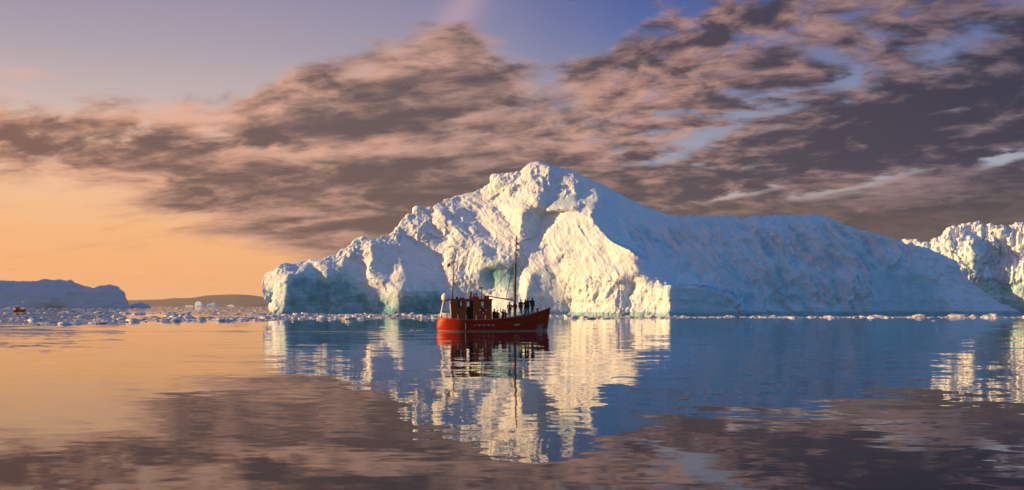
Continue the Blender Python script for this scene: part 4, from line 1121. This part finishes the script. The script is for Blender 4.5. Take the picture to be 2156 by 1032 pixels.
MB().lathe([(0, -.09), (.07, -.06), (.07, .06), (0, .09)], (bx(1030.5), -.1, bz(620)), 'z', 8).build('block', [M_black], boat)
rope([(bx(1152.5), 0, bz(651)), (bx(1086.2), 0, bz(498))], 'forestay', .02)
rope([(bx(1150.5), .1, bz(652)), (bx(1084.8), 0, bz(551))], 'forestay', .02)
for s in (-1, 1):
    rope([(bx(1089), s * 1.75, bz(672)), (bx(1085.5), 0, bz(540))], 'shroud', .014)
# ratline ladder on the aft side of the mast
lad = bpy.data.objects.new('rope_ladder', None); COL.objects.link(lad); lad.parent = boat
for s in (-1, 1): MB().tube([(bx(1063.5), s * .28 - .3, bz(632)), (bx(1079), s * .1, bz(556))], .022, 5).build('side_rope', [M_rope], lad)
MB().tube([(bx(1078.5), -.35, bz(634)), (bx(1082), -.1, bz(556))], .022, 5).build('side_rope', [M_rope], lad)
for k in range(9):
    t = k / 8.3; xa = 1064 + 15 * t; xb = 1079 + 3 * t; py = 630 - 74 * t
    MB().tube([(bx(xa), -.5 + .4 * t, bz(py)), (bx(xb), -.33 + .25 * t, bz(py - .3))], .028, 6).build('rung', [M_spar], lad)
# mizzen mast with yard, flag and stays
miz = MB().tube([(bx(949), -.2, .78), (bx(951), -.2, bz(620)), (bx(953), -.2, bz(553))], .11, 10, r1=.045).build('mizzen_mast', [M_spar], boat, smooth=True)
MB().tube([(bx(944.5), -.2, bz(554.5)), (bx(972), -.2, bz(549))], .016, 5).build('yard', [M_steel], miz)
MB().box(bx(952.4), bx(957), -.28, -.12, bz(555.5), bz(551)).build('mast_light', [M_brass], miz)
MB().tube([(bx(955), -.2, bz(552)), (bx(955), -.2, bz(546))], .015, 5).build('aerial', [M_steel], miz)
MB().tube([(bx(951.5), -.2, bz(592)), (bx(970), -.2, bz(587))], .035, 6).build('gaff', [M_spar], miz)
for a, b in ((970, 631), (977, 632)): rope([(bx(952), -.2, bz(594)), (bx(a), -.5, bz(b))], 'stay', .02)
MB().lathe([(0, -.12), (.08, -.1), (.08, .1), (0, .12)], (bx(949), -.35, bz(610)), 'z', 10).build('mast_light', [M_white], miz)
rope([(bx(953), -.2, bz(554)), (bx(938), -.3, bz(570))], 'halyard', .008)
m = MB(); nf = 8
for i in range(nf + 1):
    t = i / nf; m.v += [(bx(945 - 6 * t), -.24 + .05 * math.sin(t * 7), bz(554 + 6 * t)), (bx(946.5 - 6 * t), -.24 + .06 * math.sin(t * 6 + 1), bz(559.5 + 6.5 * t))]
m.f = [(2 * i, 2 * i + 1, 2 * i + 3, 2 * i + 2) for i in range(nf)]; m.m = [0] * nf
m.build('flag', [M_red], boat, fix=False)
# gantry with radome
g = bpy.data.objects.new('stern_gantry', None); COL.objects.link(g); g.parent = boat
for s in (-1, 1):
    MB().tube([(bx(925.5), s * .75, bz(671)), (bx(931), s * .55, bz(640)), (bx(933), s * .45, bz(635.5))], .07, 8).build('leg', [M_white], g, smooth=True)
    MB().tube([(bx(947.5), s * .6, bz(671)), (bx(946), s * .55, bz(636))], .05, 8).build('leg', [M_white], g, smooth=True)
    MB().tube([(bx(932), s * .5, bz(636.5)), (bx(941), s * .52, bz(633)), (bx(950), s * .55, bz(632))], .06, 8).build('beam', [M_black], g, smooth=True)
MB().tube([(bx(933), -.5, bz(635.8)), (bx(933), .5, bz(635.8))], .06, 8).build('beam', [M_white], g)
MB().box(bx(945.5), bx(947.8), -.72, -.6, bz(642), bz(637)).build('green_lamp', [M_green], g)
R_ = .52
rd = MB().lathe([(.28, -.40), (.42, -.36), (.50, -.25)] + [(R_ * math.cos(a), R_ * math.sin(a)) for a in np.linspace(-.45, 1.57, 12)], (bx(936.5), 0, bz(627.6)), 'z', 24).build('radome', [M_white], g, smooth=True)
# stern rail
m = MB()
for zz in (662, 667):
    for s in (-1, 1): m.tube([(bx(927), s * .7, bz(zz - 2)), (bx(936), s * 1.5, bz(zz)), (bx(948), s * 1.75, bz(zz + 1))], .028, 6)
for px in (928, 936, 944):
    for s in (-1, 1): m.tube([(bx(px), s * (.8 + (px - 928) * .055), bz(673)), (bx(px), s * (.8 + (px - 928) * .055), bz(661))], .025, 6)
m.build('stern_rail', [M_white], boat)
# stanchions and life line
for px in (961, 978, 999, 1018, 1058, 1071, 1080, 1091, 1097):
    x = bx(px); z = smooth_sheer(x); h = .55 if px < 1050 else 1.05
    for s in (-1, 1): MB().tube([(x, s * (half(x, 1) - .03), z), (x, s * (half(x, 1) - .05), z + h)], .02, 6).build('stanchion', [M_white], boat)
for s in (-1, 1):
    rope([(bx(px), s * (half(bx(px), 1) - .05), smooth_sheer(bx(px)) + (.5 if px < 1050 else .95)) for px in (952, 961, 978, 999, 1018)], 'life_line', .010)
    rope([(bx(px), s * (half(bx(px), 1) - .05), smooth_sheer(bx(px)) + .98) for px in (1058, 1071, 1080, 1091, 1097, 1110, 1124)], 'life_line', .010)
# bow rail
m = MB()
for s in (-1, 1):
    m.tube([(bx(1123.5), s * .9, bz(662)), (bx(1124), s * .9, bz(641)), (bx(1136), s * .55, bz(641)), (bx(1137.5), s * .5, bz(643)), (bx(1137.5), s * .5, bz(657))], .026, 6)
    for zz in (646, 651): m.tube([(bx(1124), s * .9, bz(zz)), (bx(1137.4), s * .5, bz(zz))], .02, 6)
    m.tube([(bx(1131), s * .7, bz(641)), (bx(1131), s * .7, bz(659))], .02, 6)
m.build('bow_rail', [M_steel], boat)
MB().lathe([(0, 0), (.16, 0), (.12, .12), (.1, .3), (.19, .36), (.17, .46), (0, .5)], (bx(1131), -.1, bz(659.5)), 'z', 12).build('capstan', [M_spar], boat, smooth=True)
# hull fittings on the near side
p = side(bx(978.5), .55, .09); MB().lathe([(0, .42), (.08, .42), (.13, .34), (.14, -.36), (.1, -.46), (0, -.46)], (p.x, p.y, p.z), 'z', 12).build('fender', [M_black], boat, smooth=True)
rope([p + Vector((0, .03, .4)), side(bx(978.5), smooth_sheer(bx(978.5)), .04)], 'fender_rope', .015)
dots = (995.5, 1005.3, 1015.2, 1024.8, 1035, 1044.6)
for px in dots:
    p = side(bx(px), bz(686.4), .012); MB().lathe([(0, -.02), (.055, -.02), (.055, .02), (0, .02)], tuple(p), 'y', 12).build('scupper', [M_white], boat)
MB().tube([side(bx(px), bz(685.2), .015) for px in (998, 1008, 1018, 1028, 1038)], .012, 5).build('chain', [M_white], boat)
m = MB(); pts = []
for k in range(20):
    a = 2 * math.pi * k / 20; ex = abs(math.cos(a)) ** .6 * math.copysign(1, math.cos(a)); ez = abs(math.sin(a)) ** .8 * math.copysign(1, math.sin(a))
    x = bx(1085) + ex * .37; z = bz(684.5) + ez * .16 + ex * .06; pts.append(side(x, z, .02))
m.add(pts, [tuple(range(20))]); m.build('name_plate', [M_pale], boat, fix=False)
for px, py, w_ in ((1130, 672.5, 2.0), (1136, 669, 3.2), (1141, 673, 1.6)):
    p = side(bx(px), bz(py), .015); MB().tube([p, side(bx(px) + w_ * K, bz(py - 1.4), .015)], .03, 5).build('faded_letter', [M_pale], boat)
boat.location = ((1038.5 - CX) * (BOAT_Y + 1.9) / FPX, BOAT_Y + 1.9, 0)
boat.rotation_euler = (0, 0, rad(5))
boat.scale = (1.0, 1, 1)

def copy_tree(o, parent=None, skip=()):
    c = o.copy(); COL.objects.link(c); c.parent = parent
    for ch in list(o.children):
        if ch.name.split('.')[0] not in skip: copy_tree(ch, c, skip)
    return c
SKIP = ('whip_antenna', 'rung', 'stanchion', 'scupper', 'chain', 'life_line', 'rope_ladder', 'name_plate', 'faded_letter', 'forestay', 'shroud', 'stay', 'flag', 'handle', 'aerial', 'halyard', 'mast_light', 'fender_rope')
fb2 = copy_tree(boat, None, SKIP)
p, d = at(41, 656.0); fb2.location = p; fb2.scale = (.50, .64, .56); fb2.rotation_euler = (0, 0, rad(52))
tag(fb2, 'small red boat far off amid brash ice before the flat-topped iceberg', 'boat')
fb3 = bpy.data.objects.new('fishing_boat', None); COL.objects.link(fb3)
for ch in boat.children:
    if ch.name.split('.')[0] in ('hull', 'wheelhouse', 'mast'): copy_tree(ch, fb3, SKIP + ('pane', 'window', 'door', 'door_frame'))
p, d = at(274, 648.2); fb3.location = p; fb3.scale = (.45, .5, .45); fb3.rotation_euler = (0, 0, rad(20))
tag(fb3, 'tiny dark boat far off at the right end of the flat-topped iceberg', 'boat')

# ------------------------------------------------------------------ people aboard
def cloth(c, n): return mat(n, wear(c, tuple(v * .6 for v in c[:3]) + (1,), 5, .6, .85, .01, .2))
M_skin = mat('skin', col=(.42, .23, .16, 1), rough=.55)
M_hair = mat('dark_hair', col=(.03, .02, .015, 1), rough=.6)
M_trous = cloth((.022, .024, .03, 1), 'dark_trousers'); M_shoe = mat('boot_leather', col=(.02, .018, .016, 1), rough=.5)
def skin_mesh(verts, edges, radii, root=0, sub=1):
    me = bpy.data.meshes.new('tmp'); me.from_pydata(verts, edges, []); o = bpy.data.objects.new('tmp', me); COL.objects.link(o)
    o.modifiers.new('s', 'SKIN'); s = o.modifiers.new('d', 'SUBSURF'); s.levels = sub
    for i, r in enumerate(radii):
        sv = me.skin_vertices[0].data[i]; sv.radius = (r, r) if not isinstance(r, tuple) else r; sv.use_root = i == root
    dg = bpy.context.evaluated_depsgraph_get(); ev = o.evaluated_get(dg); m2 = bpy.data.meshes.new_from_object(ev)
    bpy.data.objects.remove(o); bpy.data.meshes.remove(me)
    V = [tuple(v.co) for v in m2.vertices]; F = [tuple(p.vertices) for p in m2.polygons]; bpy.data.meshes.remove(m2)
    return V, F
def person(label, x, y, z, yaw, H, jacket, armL=((.10, .02, -.28), (.05, .12, -.24)), armR=None, lean=0.0, stance=.085, hat=None, wide=1.12, trousers=None):
    """standing figure facing +y of its own frame; arms given as shoulder->elbow and elbow->wrist offsets (outwards, forwards, up)"""
    armR = armR or armL; h = H / 1.75
    root = bpy.data.objects.new('person', None)
    v, e, r = [], [], []
    def add(p, rr, par=None):
        v.append((p[0] * h, p[1] * h, p[2] * h)); r.append(rr * h if not isinstance(rr, tuple) else (rr[0] * h, rr[1] * h))
        if par is not None: e.append((par, len(v) - 1))
        return len(v) - 1
    ly = lambda zz: lean * (zz - .95)
    pel = add((0, ly(.95), .95), (.165 * wide, .125)); wa = add((0, ly(1.1), 1.1), (.16 * wide, .12), pel); ch = add((0, ly(1.3), 1.30), (.18 * wide, .13), wa); sh = add((0, ly(1.43), 1.43), (.13, .10), ch)
    nk = add((0, ly(1.5) + .01, 1.50), .06, sh); h0 = add((0, ly(1.56) + .02, 1.57), (.075, .085), nk); h1 = add((0, ly(1.64) + .03, 1.65), (.082, .10), h0); h2 = add((0, ly(1.7) + .02, 1.72), (.055, .065), h1)
    wrists = []
    for s, arm in ((-1, armL), (1, armR)):
        so = add((s * .19 * wide, ly(1.42), 1.41), .09, sh)
        p = Vector((s * .20 * wide, ly(1.42), 1.40)); el_ = p + Vector((s * arm[0][0], arm[0][1], arm[0][2])); wr = el_ + Vector((s * arm[1][0], arm[1][1], arm[1][2]))
        a = add(el_, .072, so); b = add(wr, .05, a); wrists.append((wr, (wr - el_).normalized(), s))
    for s in (-1, 1):
        hp = add((s * .10, ly(.88), .88), .115, pel); kn = add((s * stance * 1.0, .02, .49), .085, hp); an = add((s * stance * 1.1, -.01, .10), .066, kn); to = add((s * stance * 1.3, .13, .045), .042, an)
    V, F = skin_mesh(v, e, r, pel)
    M = [0] * len(F)
    jm = cloth(jacket, 'jacket'); tm = trousers or M_trous
    for i, f in enumerate(F):
        cz = sum(V[k][2] for k in f) / len(f) / h; cxm = abs(sum(V[k][0] for k in f) / len(f)) / h
        M[i] = 3 if cz < .13 else 2 if (cz < .86 and cxm < .26) else 1 if cz > 1.50 and cxm < .12 else 0
    # hands: palm and five fingers
    for wr, d, s in wrists:
        wr = Vector(wr)
        up = Vector((0, 1, .0)) if abs(d.y) < .8 else Vector((0, 0, 1)); sd = d.cross(up).normalized(); nrm = sd.cross(d).normalized()
        hv, he, hr = [], [], []
        def ha(p, rr, par=None):
            hv.append(tuple(p * h)); hr.append(rr * h)
            if par is not None: he.append((par, len(hv) - 1))
            return len(hv) - 1
        a = ha(wr - d * .02, .026); b = ha(wr + d * .045, .032, a)
        for k, ln in enumerate((.065, .078, .072, .055)):
            o_ = sd * (.028 - .019 * k)
            c0 = ha(wr + d * .085 + o_, .0125, b); c1 = ha(wr + d * (.085 + ln * .5) + o_ + nrm * .012, .010, c0); ha(wr + d * (.085 + ln * .9) + o_ + nrm * .035, .0085, c1)
        t0 = ha(wr + d * .04 + sd * .042, .0125, b); ha(wr + d * .085 + sd * .062 + nrm * .015, .010, t0)
        hV, hF = skin_mesh(hv, he, hr, 0, 1); n0 = len(V); V += hV; F += [tuple(q + n0 for q in f) for f in hF]; M += [1] * len(hF)
    # face: nose, brow, ears
    fz, fy = 1.63 * h, (ly(1.64) + .125) * h
    def blob(c, sx, sy, sz, mi):
        n0 = len(V); N1, N2 = 8, 6
        for i in range(N2 + 1):
            for j in range(N1):
                a, b = math.pi * i / N2, 2 * math.pi * j / N1
                V.append((c[0] + sx * h * math.sin(a) * math.cos(b), c[1] + sy * h * math.sin(a) * math.sin(b), c[2] + sz * h * math.cos(a)))
        for i in range(N2):
            for j in range(N1): F.append((n0 + i * N1 + j, n0 + i * N1 + (j + 1) % N1, n0 + (i + 1) * N1 + (j + 1) % N1, n0 + (i + 1) * N1 + j)); M.append(mi)
    blob((0, fy, fz - .005 * h), .014, .022, .026, 1)
    for s in (-1, 1): blob((s * .03 * h, fy - .022 * h, fz + .022 * h), .012, .010, .008, 4); blob((s * .083 * h, (ly(1.64) + .02) * h, fz), .012, .02, .03, 1)
    blob((0, fy - .012 * h, fz - .048 * h), .024, .010, .006, 3)
    body = mesh_obj('person', V, F, [jm, M_skin, tm, M_shoe, M_hair], smooth=True)
    body.data.polygons.foreach_set('material_index', M)
    bm = bmesh.new(); bm.from_mesh(body.data); bmesh.ops.recalc_face_normals(bm, faces=bm.faces); bm.to_mesh(body.data); bm.free()
    # hair or hat
    hm = MB(); hy = (ly(1.66) + .015) * h
    prof = [(.088, -.03), (.104, .02), (.10, .07), (.075, .115), (.03, .135), (0, .138)]
    hm.lathe([(a * h, b * h) for a, b in prof], (0, hy - .012 * h, 1.665 * h), 'z', 14)
    ho = hm.build('hat' if hat else 'hair', [cloth(hat, 'knit_hat') if hat else M_hair], body, smooth=True); ho.scale = (1, 1.12, 1)
    # jacket hem and collar
    cm = MB(); cm.lathe([(.165 * wide * h, .80 * h), (.19 * wide * h, .80 * h), (.185 * wide * h, .92 * h), (.175 * wide * h, 1.06 * h)], (0, 0, 0), 'z', 18); c = cm.build('jacket_hem', [jm], body, smooth=True); c.scale = (1, .78, 1)
    cm = MB(); cm.lathe([(.085 * h, 1.45 * h), (.088 * h, 1.53 * h), (.074 * h, 1.53 * h)], (0, (ly(1.5)) * h, 0), 'z', 14); cm.build('collar', [jm], body, smooth=True)
    bpy.data.objects.remove(root)
    bo = boat.location
    ca, sa = math.cos(boat.rotation_euler.z), math.sin(boat.rotation_euler.z)
    body.location = (bo.x + x * ca - y * sa, bo.y + x * sa + y * ca, z); body.rotation_euler = (0, 0, yaw)
    tag(body, label, 'person', 'passengers aboard the red boat')
    return body
DK = .78
NAVY, BLK, MAR, TAN, GRY, BLU = (.012, .014, .022, 1), (.012, .012, .014, 1), (.07, .014, .012, 1), (.20, .12, .08, 1), (.05, .05, .06, 1), (.015, .03, .06, 1)
FWD, FOLD, UP, BINO, POCK = ((.06, .05, -.27), (-.02, .22, -.08)), ((.10, .08, -.24), (-.20, .18, .06)), ((.12, .08, .14), (.02, .06, .26)), ((.10, .20, -.10), (-.16, .10, .20)), ((.05, -.03, -.29), (-.03, .07, -.22))
person('person in dark coat and cap low on deck just ahead of the wheelhouse', bx(1038.5), -.6, DK, rad(-40), 1.80, BLK, FWD, hat=(.02, .02, .025, 1))
person('dark-clad person low on deck, second ahead of the wheelhouse', bx(1045.5), -.2, DK, rad(160), 1.66, NAVY, FOLD)
person('person in maroon jacket low on deck raising one arm', bx(1057.3), -.35, DK, rad(200), 1.76, MAR, FOLD, UP)
person('person in tan jacket low on deck behind the one with raised arm', bx(1063.0), .35, DK, rad(170), 1.62, TAN, FWD)
person('person in grey jacket standing by the aft side of the mast', bx(1071.2), -.45, HZT(bx(1071)), rad(175), 1.78, GRY, FWD)
person('person in dark hooded coat standing right in front of the mast', bx(1082.3), -.55, HZT(bx(1082)), rad(150), 1.74, BLK, FWD, hat=(.015, .015, .02, 1))
person('person in navy coat standing alone between the mast and the bow pair', bx(1095.2), -.3, 1.90, rad(25), 1.80, NAVY, POCK, wide=1.15)
person('fair-faced person in dark coat, left of the two standing shoulder to shoulder', bx(1104.8), -.2, 2.0, rad(110), 1.74, BLK, FOLD)
person('tallest person in black coat, right of the two standing shoulder to shoulder', bx(1109.3), -.55, 2.0, rad(-15), 1.84, BLK, BINO, wide=1.2)
person('person in dark blue coat standing farthest forward by the bow rail', bx(1119.8), -.2, 2.12, rad(-35), 1.78, BLU, POCK)

# ------------------------------------------------------------------ the evening air
def make_haze():
    m = bpy.data.materials.new('evening_haze'); m.use_nodes = True
    nt = m.node_tree; nt.nodes.clear()
    out = nt.nodes.new('ShaderNodeOutputMaterial'); v = nt.nodes.new('ShaderNodeVolumePrincipled')
    v.inputs['Color'].default_value = (.86, .87, .90, 1); v.inputs['Density'].default_value = HAZE_DENSITY; v.inputs['Anisotropy'].default_value = .2
    nt.links.new(v.outputs[0], out.inputs['Volume'])
    a, b, z0, z1 = 9400.0, 9400.0, -40.0, 98.0
    vs_ = [(x, y, z) for z in (z0, z1) for x, y in ((-a, -700), (a, -700), (a, b), (-a, b))]
    o = mesh_obj('haze', vs_, [(0, 3, 2, 1), (4, 5, 6, 7), (0, 1, 5, 4), (1, 2, 6, 5), (2, 3, 7, 6), (3, 0, 4, 7)], m)
    tag(o, kind='stuff')
HAZE_DENSITY = 5.0e-5
make_haze()
S.cycles.volume_bounces = 0
